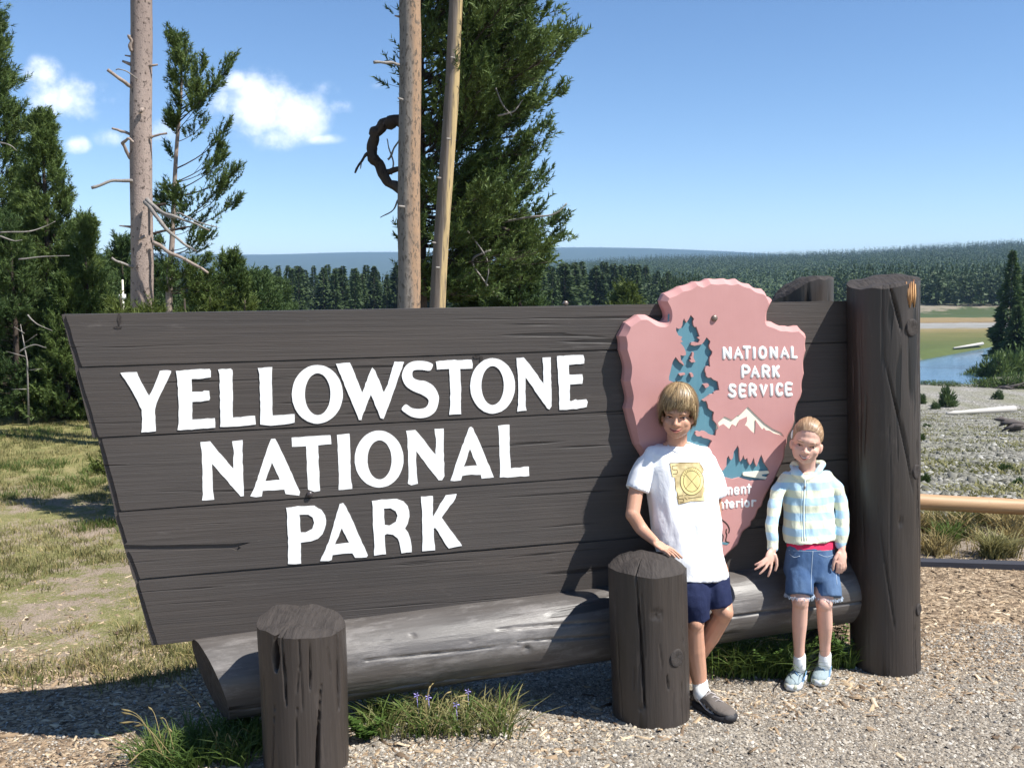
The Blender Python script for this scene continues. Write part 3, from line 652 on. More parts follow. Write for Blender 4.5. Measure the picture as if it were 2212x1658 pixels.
tree_hole += stz([(1385,1480),(1440,1460),(1400,1410),(1430,1360),(1350,1330),(1300,1230),(1305,1165),(1350,1195),(1400,1180),(1430,1120),(1440,1040),(1465,975),(1515,1065),(1560,1000)], *A_, OF)
wat = stz([(310,1455),(430,1455),(500,1370),(510,1200),(550,1145),(570,1200),(600,1240),(640,1190),(655,1060),(700,1000),(735,930),(765,1010),(770,1130),(785,1270),(830,1210),(850,1135),(890,1230),(935,1190),(950,1270),(990,1340),(1020,1300),(1070,1180),(1090,1290),(1130,1370),(1190,1200),(1225,1125),(1260,1210),(1290,1300),(1380,1420),(1400,1520)], *F_, OF)
wat += stz([(1540,110),(1500,180),(1350,180),(1200,200),(1080,165),(960,125),(820,160),(700,130),(600,130)], *G_, OF) + stz([(1590,1078),(1560,1085),(1562,1058)], *S_, OF)
mou = stz([(325,460),(465,335),(620,410),(745,305),(770,310),(945,135),(1090,280),(1300,480),(1420,560),(1470,595),(1640,670),(1700,760),(1590,710),(1490,690),(1400,630),(1320,620),(1285,570),(1250,610),(1210,560),(1105,410),(1105,540),(1095,700),(1000,620),(930,535),(885,520),(930,430),(930,340),(780,410),(735,480),(720,550),(625,495),(590,550),(580,610),(440,490),(350,540)], *F_, OF)
# front plate with the routed holes
slab('face_board', [inner, tree_hole, wat, mou], OF, OF - .013, M['rose'], AH)
vs = [pl(p[0], p[1], OF) for p in inner] + [pl(p[0], p[1], OM) for p in outer] + [pl(p[0], p[1], .003) for p in outer]; n = len(inner); fs = []
for i in range(n):
    j = (i + 1) % n; fs += [(i, n + i, n + j, j), (n + i, 2 * n + i, 2 * n + j, n + j)]
mesh('bevelled_edge', vs, fs, M['rose'], AH)
def grow(lp, d):
    c = Vector((sum(p[0] for p in lp) / len(lp), sum(p[1] for p in lp) / len(lp))); return [tuple(c + (Vector(p) - c) * d) for p in lp]
bx = lambda lp: [(min(p[0] for p in lp) - .004, min(p[1] for p in lp) - .004), (max(p[0] for p in lp) + .004, min(p[1] for p in lp) - .004), (max(p[0] for p in lp) + .004, max(p[1] for p in lp) + .004), (min(p[0] for p in lp) - .004, max(p[1] for p in lp) + .004)]
slab('tree_relief', [bx(tree_hole)], OF - .0125, OF - .016, M['teal'], AH)
slab('forest_relief', [bx(wat)], OF - .0122, OF - .016, M['teal'], AH)
slab('mountain_relief', [bx(mou)], OF - .004, OF - .0118, M['cream'], AH)
slab('river_relief', [stz([(840,1530),(850,1505),(900,1490),(1100,1475),(1370,1462),(1392,1510),(1330,1525),(1240,1540),(1235,1565),(1270,1575),(1350,1590),(1342,1640),(1200,1622),(860,1562)], *F_, OF - .004)], OF - .004, OF - .0122, M['cream'], AH)
for isl in ([(590,870),(640,850),(745,840),(762,880),(735,895),(620,925)], [(890,850),(940,835),(975,870),(992,945),(960,955),(925,960)], [(1255,1160),(1300,1140),(1390,1135),(1420,1190),(1390,1230),(1320,1262),(1290,1200)], [(955,275),(985,265),(1000,300),(985,420),(1045,540),(1000,545),(930,555),(880,490),(925,470),(900,380),(935,385)]):
    slab('relief_chip', [stz(isl, *D_, OF)], OF - .0003, OF - .0125, M['rose'], AH)
# bison outline and ground line, routed lines read as thin dark strips
def strip(pts, w, off, m, name):
    b = MB()
    q = catmull([(x, y, 0) for x, y in pts], 4); wp = [pl(*stz([(p.x, p.y)], *G_, off)[0], off) for p in q]
    b.tube(wp, [w] * len(wp), 6, flat=.25, up=NV); return b.build(name, m, AH)
for L in ([(200,930),(330,900),(445,940),(560,980),(680,1070),(735,1150),(748,1220),(735,1275)], [(690,1190),(680,1260),(695,1320),(675,1440),(750,1475)], [(548,1215),(575,1275),(618,1335),(605,1450)], [(380,1300),(465,1305),(535,1298)], [(200,930),(90,960),(60,1080),(100,1220),(180,1330),(190,1440)], [(380,1300),(350,1350),(345,1450)]):
    strip(L, .0032, OF + .001, M['teal'] if 0 else M['twig'], 'bison_outline')
slab('ground_line', [stz([(150,1440),(480,1445),(620,1462),(745,1475),(700,1525),(560,1500),(480,1490),(150,1480)], *G_, OF)], OF + .001, OF - .001, M['teal'], AH)
# rounded stroke lettering
GL = {'N': [[(0,1),(0,0)], [(0,0),(1,1)], [(1,1),(1,0)]], 'A': [[(0,1),(.5,0),(1,1)], [(.22,.62),(.78,.62)]], 'T': [[(0,0),(1,0)], [(.5,0),(.5,1)]], 'I': [[(.5,0),(.5,1)]],
 'O': [[(.5,0),(.85,.12),(1,.5),(.85,.88),(.5,1),(.15,.88),(0,.5),(.15,.12),(.5,0)]], 'L': [[(0,0),(0,1),(1,1)]], 'P': [[(0,1),(0,0),(.7,0),(1,.2),(1,.38),(.7,.58),(0,.58)]],
 'R': [[(0,1),(0,0),(.65,0),(.95,.18),(.95,.36),(.65,.52),(0,.52)], [(.5,.52),(1,1)]], 'K': [[(0,0),(0,1)], [(1,0),(.05,.5)], [(.3,.4),(1,1)]],
 'S': [[(.95,.12),(.6,0),(.25,.03),(.08,.22),(.25,.42),(.7,.56),(.95,.75),(.75,.96),(.35,1),(0,.86)]], 'E': [[(1,0),(0,0),(0,1),(1,1)], [(0,.5),(.8,.5)]], 'V': [[(0,0),(.5,1),(1,0)]],
 'C': [[(1,.15),(.7,0),(.3,.05),(0,.4),(.05,.75),(.35,1),(.75,1),(1,.85)]],
 'n': [[(0,1),(0,0)], [(0,.3),(.4,0),(.85,.08),(1,.4),(1,1)]], 'm': [[(0,1),(0,0)], [(0,.25),(.25,0),(.47,.15),(.5,.4),(.5,1)], [(.5,.25),(.75,0),(.97,.15),(1,.4),(1,1)]],
 'e': [[(.05,.5),(.95,.5),(.85,.12),(.5,0),(.12,.15),(0,.5),(.15,.88),(.55,1),(.95,.85)]], 't': [[(.5,-.4),(.5,1)], [(.05,0),(1,0)]], 'r': [[(0,1),(0,0)], [(0,.35),(.4,.02),(1,.05)]],
 'i': [[(.5,0),(.5,1)], [(.5,-.4),(.5,-.36)]], 'o': [[(.5,0),(.88,.14),(1,.5),(.88,.86),(.5,1),(.12,.86),(0,.5),(.12,.14),(.5,0)]], 'D': [[(0,-.4),(0,1),(.5,1),(.95,.7),(1,.3),(.95,-.1),(.5,-.4),(0,-.4)]],
 'p': [[(0,1.4),(0,0),(.6,0),(1,.3),(1,.7),(.6,1),(0,1)]], 'a': [[(1,0),(1,1)], [(1,.2),(.6,0),(.15,.15),(0,.5),(.15,.85),(.6,1),(1,.8)]], 'f': [[(.9,-.4),(.5,-.3),(.4,0),(.4,1)], [(0,0),(.9,0)]], 'h': [[(0,-.4),(0,1)], [(0,.3),(.4,0),(.85,.08),(1,.4),(1,1)]]}
def word(chars, fr, w):
    for (ch, x0, x1, y0, y1) in chars:
        b = MB(); pad = w * 0
        for strk in GL[ch]:
            pp = [(x0 + (x1 - x0) * p[0], y0 + (y1 - y0) * p[1]) for p in strk]
            if len(pp) > 3: q = catmull([(x, y, 0) for x, y in pp], 3); pp = [(v.x, v.y) for v in q]
            wp = [pl(*stz([p], *fr, OF)[0], OF + .0004) for p in pp]
            d0 = (wp[0] - wp[1]).normalized(); d1 = (wp[-1] - wp[-2]).normalized()
            wp = [wp[0] + d0 * w * .7] + wp + [wp[-1] + d1 * w * .7]
            b.tube(wp, [w * .62] + [w] * (len(wp) - 2) + [w * .62], 8, flat=.42, up=NV)
        b.build('letter', M['white'], AH)
word([('N',262,390,215,420),('A',485,630,215,420),('T',675,795,200,420),('I',860,915,215,415),('O',998,1125,205,415),('N',1232,1350,210,405),('A',1450,1590,210,405),('L',1672,1760,200,405)], C_, .0088)
word([('P',650,775,600,810),('A',840,972,605,805),('R',1070,1190,600,805),('K',1285,1390,600,800)], C_, .0088)
word([('S',375,495,985,1215),('E',600,700,990,1205),('R',800,915,985,1195),('V',1025,1135,990,1190),('I',1220,1275,975,1185),('C',1355,1460,965,1180),('E',1555,1660,960,1175)], C_, .0088)
word([('r',398,450,358,490),('t',540,605,350,480),('m',660,790,345,480),('e',855,935,340,470),('n',998,1072,335,460),('t',1115,1185,325,450),('a',255,345,360,500),('p',130,220,362,505),('e',10,95,368,510),('D',-130,-35,375,520)], G_, .0058)
word([('I',435,490,600,775),('n',533,608,655,770),('t',650,722,645,760),('e',755,830,640,750),('r',895,955,630,740),('i',985,1025,625,735),('o',1070,1152,615,725),('r',1222,1290,600,715),('o',-40,40,690,800),('f',70,120,690,800),('t',190,250,685,790),('h',270,330,680,785),('e',350,410,675,780)], G_, .0058)
disc_bolt(1543, 687, .016, OF, AH)
# ------------------------------------------------------------------ posts and logs
def PD(px, py, D):
    r = ray(px, py); return CAM + r * (D / r.y)
def seat(p): return Vector((p.x, p.y, -.06))
def post(name, top, bot, r, label, seed, cracks, knots, off1, taper=0.0, amp=.035, grp=None, res=(240, 100)):
    b = Vector((bot.x, bot.y, -.12)); L = (top - b).length; rc = random.Random(int(seed * 10)); cracks = list(cracks)
    for _ in range(14 if res[0] > 200 else 0):
        c_ = rc.uniform(-1.4, 1.4); t_ = rc.uniform(0, .85); cracks.append((c_, c_ + rc.uniform(-.08, .08), t_, min(1, t_ + rc.uniform(.08, .35)), rc.uniform(.028, .04), rc.uniform(.003, .009)))
    e = empty(name, (b.x, b.y, 0), label, 'post', grp)
    log_tube('trunk', b, top, rlog(r, seed, cracks, knots, amp, taper, L), M['post'], e, *res, None, off1, (0, -1, 0)); return e
def nzo(cs, sn, k, s=9): return mnoise.noise(Vector((cs * k, sn * k, s)))
postL = post('log_post', PD(650, 1334, 3.85), PD(664, 1685, 3.85), .170, 'short deeply cracked dark log post in front of the left half of the sign', 1.7,
     [(-.42, -.36, .80, 1.0, .10, .055), (-.18, -.22, .62, 1.0, .035, .03), (.38, .62, .0, .72, .055, .04), (.35, .40, .7, .99, .03, .02), (1.05, 1.15, .55, 1.0, .05, .03), (-.75, -.5, 0, .6, .025, .02)],
     [], lambda c, s: .016 * nzo(c, s, 2.2) - .018 * max(0, s) + .02 * (-c * .6 - s * .5) - .03 * max(0, (c * c + s * s) - .75))
postR = post('log_post', PD(1397, 1196, 4.3), PD(1409, 1570, 4.3), .171, 'short dark log post with a rounded knotted top that the boy leans his hand on', 6.2,
     [(-.28, -.42, .28, 1.0, .05, .035), (.35, .32, .38, .45, .03, .02), (.75, .8, 0, .5, .02, .012), (1.0, .9, .05, .7, .02, .012)],
     [(.08, .80, .045, -.005), (-.36, .27, .030, -.004)],
     lambda c, s: .010 * nzo(c, s, 2.5) - .055 * (c * c + s * s) ** 1.5 - .01 * s, amp=.03)
postB = post('log_post', PD(1907, 606, 4.9), PD(1914, 1450, 4.9), .169, 'tall thick dark log post standing at the right end of the sign', 11.3,
     [(.55, -.40, .5, .86, .028, .03), (.95, .72, .30, .62, .03, .03), (1.1, .75, .62, .98, .03, .025), (-.1, -.55, .18, .48, .02, .015), (.75, .60, .02, .18, .02, .02), (.15, -.15, .90, 1.0, .05, .03), (.35, .10, .60, .70, .03, .012), (.95, 1.05, .82, .98, .07, .04)],
     [(.10, .44, .018, -.010)],
     lambda c, s: -.028 * c + .012 * nzo(c, s, 2.0) + .015 * s - .02 * max(0, c * c + s * s - .8), amp=.028)
# raw split at its top right edge
b = MB(); c0 = PD(1966, 638, 4.752)
for k in range(9):
    x = -.026 + .0065 * k; top = .055 + .03 * math.sin(k * 2.1) * .4 + (.0 if k < 6 else .01); bot_ = -.045 - .012 * math.sin(k * 1.7 + 1)
    q = c0 + Vector((x, .004 * math.sin(k * 3) - .006 + abs(k - 3) * .004, 0)); b.tube([q + Vector((0, 0, bot_)), q + Vector((0, -.004, 0)), q + Vector((0, 0, top))], [.003, .0055, .003], 6)
b.build('split_wood', M['split'], postB)
for (px, py, r, par, D_ax, cx) in ((1945, 705, .040, postB, 4.9, 1908), (1958, 1008, .034, postB, 4.9, 1911), (1965, 1300, .028, postB, 4.9, 1913), (1452, 1396, .038, postR, 4.3, 1404)):
    a = PD(px, py, D_ax); c = PD(cx, py, D_ax); x = a.x - c.x; y = -math.sqrt(max(1e-4, .171 ** 2 - x * x)); nrm = Vector((x, y, 0)).normalized(); q = Vector((c.x, D_ax, a.z)) + nrm * .168; t1_ = Vector((0, 0, 1)); t2_ = nrm.cross(t1_); vs = []; fs = []; NK = 28
    for j, (rr, hh) in enumerate(((1.0, -.010), (.97, .001), (.90, .0035), (.80, .0045), (.45, .002), (.12, .0005))):
        for k in range(NK):
            th = 2 * math.pi * k / NK; w = rr * r * (1 + .07 * mnoise.noise(Vector((math.cos(th) * 1.5, math.sin(th) * 1.5, px * .1)))); vs.append(q + t1_ * (math.cos(th) * w * 1.1) + t2_ * (math.sin(th) * w) + nrm * (hh + .0012 * mnoise.noise(Vector((th * 3, j, px)))))
    for j in range(5):
        for k in range(NK): fs.append((j * NK + k, j * NK + (k + 1) % NK, (j + 1) * NK + (k + 1) % NK, (j + 1) * NK + k))
    fs.append(tuple(5 * NK + k for k in range(NK))); mesh('knot', vs, fs, M['end'], par, True)
post('log_post', PD(1733, 597, 5.28), PD(1733, 1400, 5.28), .160, 'dark log post behind the sign, only its weathered slanting top showing above the planks', 15.1,
     [(-.1, -.1, .90, 1.0, .05, .04), (.5, .5, .9, 1.0, .03, .02), (-.8, -.8, .9, 1.0, .03, .02)], [], lambda c, s: -.012 + .035 * min(s * 1.2, .28) - (.06 * max(0, -s) ** 1.2) - .05 * max(0, c * c + s * s - .72) + .01 * nzo(c, s, 3), amp=.04, res=(110, 40))
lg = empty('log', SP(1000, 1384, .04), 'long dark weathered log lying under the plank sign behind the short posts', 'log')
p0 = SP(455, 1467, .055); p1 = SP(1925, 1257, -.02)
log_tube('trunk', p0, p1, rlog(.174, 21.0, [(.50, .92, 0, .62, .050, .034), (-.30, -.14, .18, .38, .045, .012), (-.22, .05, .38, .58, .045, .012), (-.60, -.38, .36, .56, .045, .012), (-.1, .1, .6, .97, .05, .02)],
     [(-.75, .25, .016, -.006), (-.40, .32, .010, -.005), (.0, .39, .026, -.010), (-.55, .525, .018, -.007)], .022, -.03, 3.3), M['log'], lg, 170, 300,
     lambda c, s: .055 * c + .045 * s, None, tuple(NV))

# right side: rail, edging
rb = G(2100, 1220)
e = empty('log_rail', (3.6, 7.35, 0), 'peeled orange-brown log rail on low posts beyond the tall post', 'fence')
b = MB(); pts = [PD(1930 - 250 + k * 52, 1046 + k * 2.6 + 22, 7.35) for k in range(16)]
b.tube(pts, [.060 + .0012 * math.sin(i * 2.3) for i in range(16)], 20); b.build('rail', M['rail'], e)
for px in (1935, 2390):
    p = PD(px, 1100, 7.5); b = MB(); b.tube([Vector((p.x, p.y, -.2)), Vector((p.x, p.y, .3))], .08, 16); b.build('rail_post', M['rail'], e)
b = MB(); a0 = G(1700, 1212); a1 = G(2500, 1236)
b.box((a0 + a1) / 2 + Vector((0, 0, .0)), ((a1 - a0).length / 2, .05, .040), Matrix.Rotation(math.atan2(a1.y - a0.y, a1.x - a0.x), 3, 'Z'))
o = b.build('edging_timber', M['timber'], None, False); tag(o, 'low black landscape timber edging the wood chips under the rail', 'timber')

# ------------------------------------------------------------------ wood chips, gravel, stones
def bits(name, label, n, samp, size, m, thick=.3, elong=(2, 5), seed=1, lift=.0, shape='chip', tonep=1.0):
    rs = np.random.RandomState(seed); P0 = samp(rs, n); n = len(P0)
    zz = np.array([gz_at(x, y) for x, y in P0])
    L = rs.uniform(*size, n) * np.where(rs.rand(n) < .12, 1.7, 1); Wd = L / rs.uniform(*elong, n); T = Wd * thick * rs.uniform(.5, 1.2, n)
    a = rs.uniform(0, 2 * np.pi, n); til = rs.normal(0, .22, n); til2 = rs.normal(0, .35, n)
    if shape == 'chip': base = np.array([(-1, -.7, -1), (1, -.35, -1), (1, .35, -1), (-1, .8, -1), (-.95, -.6, 1), (.9, -.25, 1), (1, .3, 1), (-.9, .7, 1)], float)
    else: base = np.array([(-1, -.8, -.6), (.8, -1, -.7), (1, .8, -.6), (-.8, 1, -.7), (-.7, -.6, .8), (.6, -.7, 1), (.7, .5, .8), (-.5, .7, 1)], float)
    v = base[None] * np.stack([L / 2, Wd / 2, T / 2], 1)[:, None]
    v = v * rs.uniform(.75, 1.2, (n, 8, 3))
    ct, s_ = np.cos(til)[:, None], np.sin(til)[:, None]; x, y, z = v[..., 0], v[..., 1], v[..., 2]
    x, z = x * ct - z * s_, x * s_ + z * ct
    ct, s_ = np.cos(til2)[:, None], np.sin(til2)[:, None]; y, z = y * ct - z * s_, y * s_ + z * ct
    ca, sa = np.cos(a)[:, None], np.sin(a)[:, None]; x, y = x * ca - y * sa, x * sa + y * ca
    v = np.stack([x + P0[:, 0:1], y + P0[:, 1:2], z + (zz + T * .5 + lift)[:, None]], 2).reshape(-1, 3)
    if shape == 'tiny':
        v = v.reshape(n, 8, 3); v = np.concatenate([v[:, :4], v[:, 4:].mean(1, keepdims=True)], 1).reshape(-1, 3); f = (np.array([(0, 1, 4), (1, 2, 4), (2, 3, 4), (3, 0, 4)])[None] + (np.arange(n) * 5)[:, None, None]).reshape(-1, 3); o = mesh(name, v, f, m, None, False, at=(0, 0, 0)); tag(o, label, None, None, 'stuff'); at = o.data.attributes.new('tone', 'FLOAT', 'POINT'); at.data.foreach_set('value', np.repeat(rs.rand(n), 5).astype(np.float32)); return o
    q = np.array([(4, 5, 6, 7), (0, 1, 5, 4), (1, 2, 6, 5), (2, 3, 7, 6), (3, 0, 4, 7)]); f = (q[None] + (np.arange(n) * 8)[:, None, None]).reshape(-1, 4)
    o = mesh(name, v, f, m, None, False, at=(0, 0, 0)); tag(o, label, None, None, 'stuff')
    at = o.data.attributes.new('tone', 'FLOAT', 'POINT'); tn = np.repeat(rs.rand(n) ** tonep, 8).astype(np.float32)
    at.data.foreach_set('value', tn[:len(o.data.vertices)]); return o
def nn2(x, y, s, z=0): return mnoise.noise(Vector((x * s, y * s, z)))
def samp_chip(rs, n):
    out = []
    while len(out) < n:
        y = 3.3 + (rs.rand() ** 1.1) * 3.55; x = rs.uniform(-.62, .62) * y
        w = float(sm(y + 1.4 * nn2(x, y, .9), 4.45, 5.05)) if x > -1 else float(.75 * (1 - sm(y, 4.9, 5.9)) + .1)
        if -1 < x < 2.4 and y < 4.75:     # the strip of chips along the foot of the log
            d = y - (4.02 + (x + 0.8) * .268); w = max(w * .5, 1.15 * math.exp(-((d + .17 + .12 * nn2(x, y, 3)) / .2) ** 2))
        if rs.rand() < w + .045: out.append((x, y))
    return np.array(out)
bits('wood_chips', 'loose tan wood chips', 28000, samp_chip, (.013, .046), M['chip'], .25, (1.8, 4.5), 1, -.002)
def samp_grav(rs, n):
    out = []
    while len(out) < n:
        y = 3.35 + rs.rand() * 2.2; x = rs.uniform(-.56, .58) * y
        w = 1 - float(sm(y + 1.2 * nn2(x, y, .9), 4.7, 5.3))
        if x < -.9: w *= .25
        if rs.rand() < w: out.append((x, y))
    return np.array(out)
bits('gravel', 'fine grey gravel', 60000, samp_grav, (.005, .0135), M['pebble'], .8, (1.0, 1.6), 2, -.001, 'tiny')
def samp_bar(rs, n):
    out = []
    while len(out) < n:
        y = 7.9 + 61 * rs.rand() ** 1.9; u = rs.uniform(.39, .56); x = u * y
        if rs.rand() < .75 + .9 * nn2(x, y, .6): out.append((x, y))
    return np.array(out)
o = bits('river_stones', 'pale cobbles of the gravel bar', 26000, samp_bar, (.020, .062), M['cobble'], .6, (1.1, 1.8), 3, -.01, 'peb')

# ------------------------------------------------------------------ grass
def blades(name, label, cen, n, h, m, spread=None, lean=.35, wid=.004, seed=5, kind='stuff', parent=None, rows=2, group=None, cat=None):
    """cen: list of (x, y, radius, weight)"""
    rs = np.random.RandomState(seed); w = np.array([c[3] for c in cen], float); w /= w.sum(); ci = rs.choice(len(cen), n, p=w); cc = np.array([c[:3] for c in cen])[ci]
    r = cc[:, 2] * np.sqrt(rs.rand(n)) * rs.uniform(.3, 1.1, n); a = rs.uniform(0, 2 * np.pi, n); x = cc[:, 0] + r * np.cos(a); y = cc[:, 1] + r * np.sin(a)
    z = np.array([gz_at(i, j) for i, j in zip(x, y)]) - .004
    H = rs.uniform(h[0], h[1], n); la = np.where(rs.rand(n) < .6, a, rs.uniform(0, 2 * np.pi, n)); le = H * rs.uniform(.1, 1, n) * lean * 2; wa = rs.uniform(0, np.pi, n); ww = wid * rs.uniform(.6, 1.4, n)
    vs = []; K = rows
    for k in range(K):
        t = k / K; wx = ww * (1 - t * .6); px = x + np.cos(la) * le * t * t; py = y + np.sin(la) * le * t * t; pz = z + H * (t - .25 * t * t * lean)
        vs.append(np.stack([px - np.cos(wa) * wx, py - np.sin(wa) * wx, pz], 1)); vs.append(np.stack([px + np.cos(wa) * wx, py + np.sin(wa) * wx, pz], 1))
    vs.append(np.stack([x + np.cos(la) * le, y + np.sin(la) * le, z + H * (1 - .3 * lean)], 1))
    V = np.stack(vs, 1); nv = 2 * K + 1; V = V.reshape(-1, 3); b = (np.arange(n) * nv)[:, None]
    fq = np.concatenate([b + np.array([[2 * k, 2 * k + 1, 2 * k + 3]]) for k in range(K - 1)] + [b + np.array([[2 * k, 2 * k + 3, 2 * k + 2]]) for k in range(K - 1)] + [b + np.array([[2 * K - 2, 2 * K - 1, 2 * K]])], 0)
    if kind == 'stuff': o = mesh(name, V, fq, m, parent, False, at=(0, 0, 0) if parent is None else None); tag(o, label, None, None, 'stuff')
    else: o = mesh(name, V, fq, m, parent, False)
    return o
# meadow left
rs = np.random.RandomState(3); cen = []; cen2 = []
for _ in range(2600):
    y = 4.9 + 13 * rs.rand() ** 1.15; u = rs.uniform(-.62, -.26); x = u * y
    v = nn2(x, y, .9) * .7 + nn2(x, y, 3.1, 4) * .5 + (.28 if y > 9 else 0)
    if v > -.02: cen.append((x, y, rs.uniform(.06, .22), 1.0))
    if v > -.2: cen2.append((x, y, rs.uniform(.05, .3), 1.0))
blades('meadow_grass', 'short patchy meadow grass left of the sign', cen, 70000, (.02, .07), M['mgrass'], wid=.0035, seed=8)
blades('meadow_grass', 'sparse dry yellow grass in the meadow', cen2, 16000, (.02, .09), M['dry'], wid=.0028, seed=9, lean=.8)
cen = [c for c in cen if nn2(c[0], c[1], .8, 9) > .1]
blades('meadow_grass', 'brighter green grass patches left of the sign', cen, 16000, (.03, .09), M['grass'], wid=.004, seed=10)
# tufts: named things where they can be told apart
def tuft(label, px, py, rad, n, h, m, seed, lean=.5, wid=.005, group=None, name='grass_tuft', cat='grass tuft', ell=1.0, cen=None):
    c = G(px, py); cc = cen or [(c.x + R.uniform(-1, 1) * rad * ell, c.y + R.uniform(-1, 1) * rad * .5, rad * .5, 1) for _ in range(5)]
    e = empty(name, (c.x, c.y, 0), label, cat, group); blades('blades', None, cc, n, h, m, seed=seed, lean=lean, wid=wid, kind='part', parent=e, rows=3); return e
t1 = tuft('tall green grass and weeds growing under the log behind the girl\'s feet', 1640, 1455, .22, 900, (.09, .27), M['grass'], 21, .8, .0042, cen=[(G(px, 1462).x, G(px, 1462).y + dy, .07, 1) for px in range(1545, 1730, 22) for dy in (0, .12, .24)])
b = MB()
t2 = tuft('green grass clump with dry seed heads under the middle of the log', 960, 1560, .2, 650, (.05, .18), M['mgrass'], 22, .7, .004, cen=[(G(px, 1585).x, G(px, 1585).y + dy, .07, 1) for px in range(800, 1130, 30) for dy in (0, .12, .22)])
blades('blades', None, [(G(px, 1585).x, G(px, 1585).y + dy, .06, 1) for px in (800, 830, 900, 930, 1000, 1080) for dy in (0, .12)], 420, (.05, .2), M['grass'], seed=77, lean=.8, wid=.004, kind='part', parent=t2, rows=3)
t3 = tuft('shaded grass clump beside the foot of the left short post', 450, 1600, .2, 1300, (.05, .17), M['grass'], 23, .7, .004, cen=[(G(px, py).x, G(px, py).y, .10, 1) for px, py in [(345, 1625), (390, 1610), (430, 1640), (470, 1600), (510, 1640), (545, 1610), (360, 1650), (420, 1590), (490, 1570), (540, 1570), (330, 1610)]])
t4 = tuft('leafy green weed beside the foot of the tall post', 1820, 1440, .1, 120, (.08, .2), M['grass'], 24, .6, .004)
# dry seed stems
def stems(parent, rootpx, tips, m, r=.0016, head=.004, heads=True):
    c = G(*rootpx); b = MB()
    for (px, py, dd) in tips:
        q = G(rootpx[0] + R.uniform(-20, 20), rootpx[1] + R.uniform(-10, 10)); tp = PD(px, py, c.y + dd); mid = q.lerp(tp, .55) + Vector((0, 0, .06))
        pts = catmull([q, mid, tp], 5); b.tube(pts, [r * (1 - .4 * i / len(pts)) if (not heads or i < len(pts) * .72) else head * (1.0 if i < len(pts) - 1 else .3) for i in range(len(pts))], 5)
    return b.build('seed_stem', m, parent)
stems(t3, (360, 1640), [(262, 1530, 0), (262, 1537, .05), (258, 1560, 0), (320, 1525, .1), (345, 1550, .05), (290, 1567, .02), (372, 1580, 0), (275, 1650, -.2)], M['dry'])
stems(t3, (480, 1640), [(500, 1600, 0), (515, 1615, .0), (380, 1470, .3), (540, 1580, .1), (470, 1590, 0)], M['dry'], .0014, .003)
stems(t2, (930, 1590), [(905, 1500, .1), (930, 1480, .1), (975, 1492, .1), (1010, 1500, .05), (1015, 1515, .05), (950, 1530, 0), (880, 1540, 0), (940, 1470, .2)], M['dry'], .0014, .0035)
stems(t1, (1590, 1460), [(1528, 1400, 0), (1560, 1365, .1), (1583, 1350, .1), (1602, 1372, .1), (1540, 1420, 0), (1680, 1375, .1), (1705, 1380, .1)], M['dry'], .0016, .0032)
def leafy(parent, px, py, hgt, n, seed, m, ls=.022, wd=.5):
    rs = random.Random(seed); c = G(px, py); b = MB(); lv = []; lf = []
    for k in range(n):
        a = rs.uniform(0, 6.28); l = rs.uniform(.3, 1) * hgt; tip = c + Vector((math.cos(a) * l * wd, math.sin(a) * l * wd, l)); mid = c.lerp(tip, .5) + Vector((0, 0, l * .12)); pts = catmull([c, mid, tip], 4); b.tube(pts, .0018, 4)
        for p in pts[2:]:
            for q in range(3):
                aa = rs.uniform(0, 6.28); d = Vector((math.cos(aa), math.sin(aa), rs.uniform(-.2, .6))).normalized(); s = d.cross(Vector((0, 0, 1))).normalized() * ls * .35; L = ls * rs.uniform(.7, 1.3); i = len(lv)
                lv += [p, p + d * L * .5 + s, p + d * L, p + d * L * .5 - s]; lf += [(i, i + 1, i + 2), (i, i + 2, i + 3)]
    b.build('stems', M['herb'], parent); mesh('leaves', lv, lf, m, parent)
leafy(t4, 1815, 1440, .30, 16, 5, M['herb'], .024); leafy(t4, 1780, 1438, .2, 8, 6, M['herb'], .02)
leafy(t1, 1640, 1462, .2, 14, 7, M['herb'], .02, .8); leafy(t1, 1730, 1440, .2, 9, 8, M['herb'], .02); leafy(t2, 790, 1600, .15, 9, 9, M['herb'], .03, .7)
for (px, py, dd) in [(900, 1500, .1), (925, 1505, .1), (1010, 1492, .2), (985, 1520, .05), (1660, 1400, .1)]:
    p = PD(px, py, G(px, 1590 if px < 1200 else 1460).y + dd); b = MB()
    for k in range(5):
        a = k * 1.257; d = Vector((math.cos(a), -.3, math.sin(a))).normalized(); b.tube([p, p + d * .010, p + d * .016 - Vector((0, .003, 0))], [.002, .005, .001], 5, flat=.4)
    b.tube([p, p + Vector((.01, .02, -.15))], .0012, 4); o = b.build('flower', M['petal'], t1 if px > 1200 else t2)
for (px, py) in ((860, 1563), (1147, 1563)):
    o = MB(); p = PD(px, py, 4.35 if px < 900 else 4.45); o.add([p + Vector((-.02, 0, .012)), p + Vector((0, -.01, .02)), p + Vector((.014, 0, .006)), p + Vector((.004, .0, -.022))], [(0, 3, 2, 1)]); o.build('broad_leaf', M['herb'], t2, False)

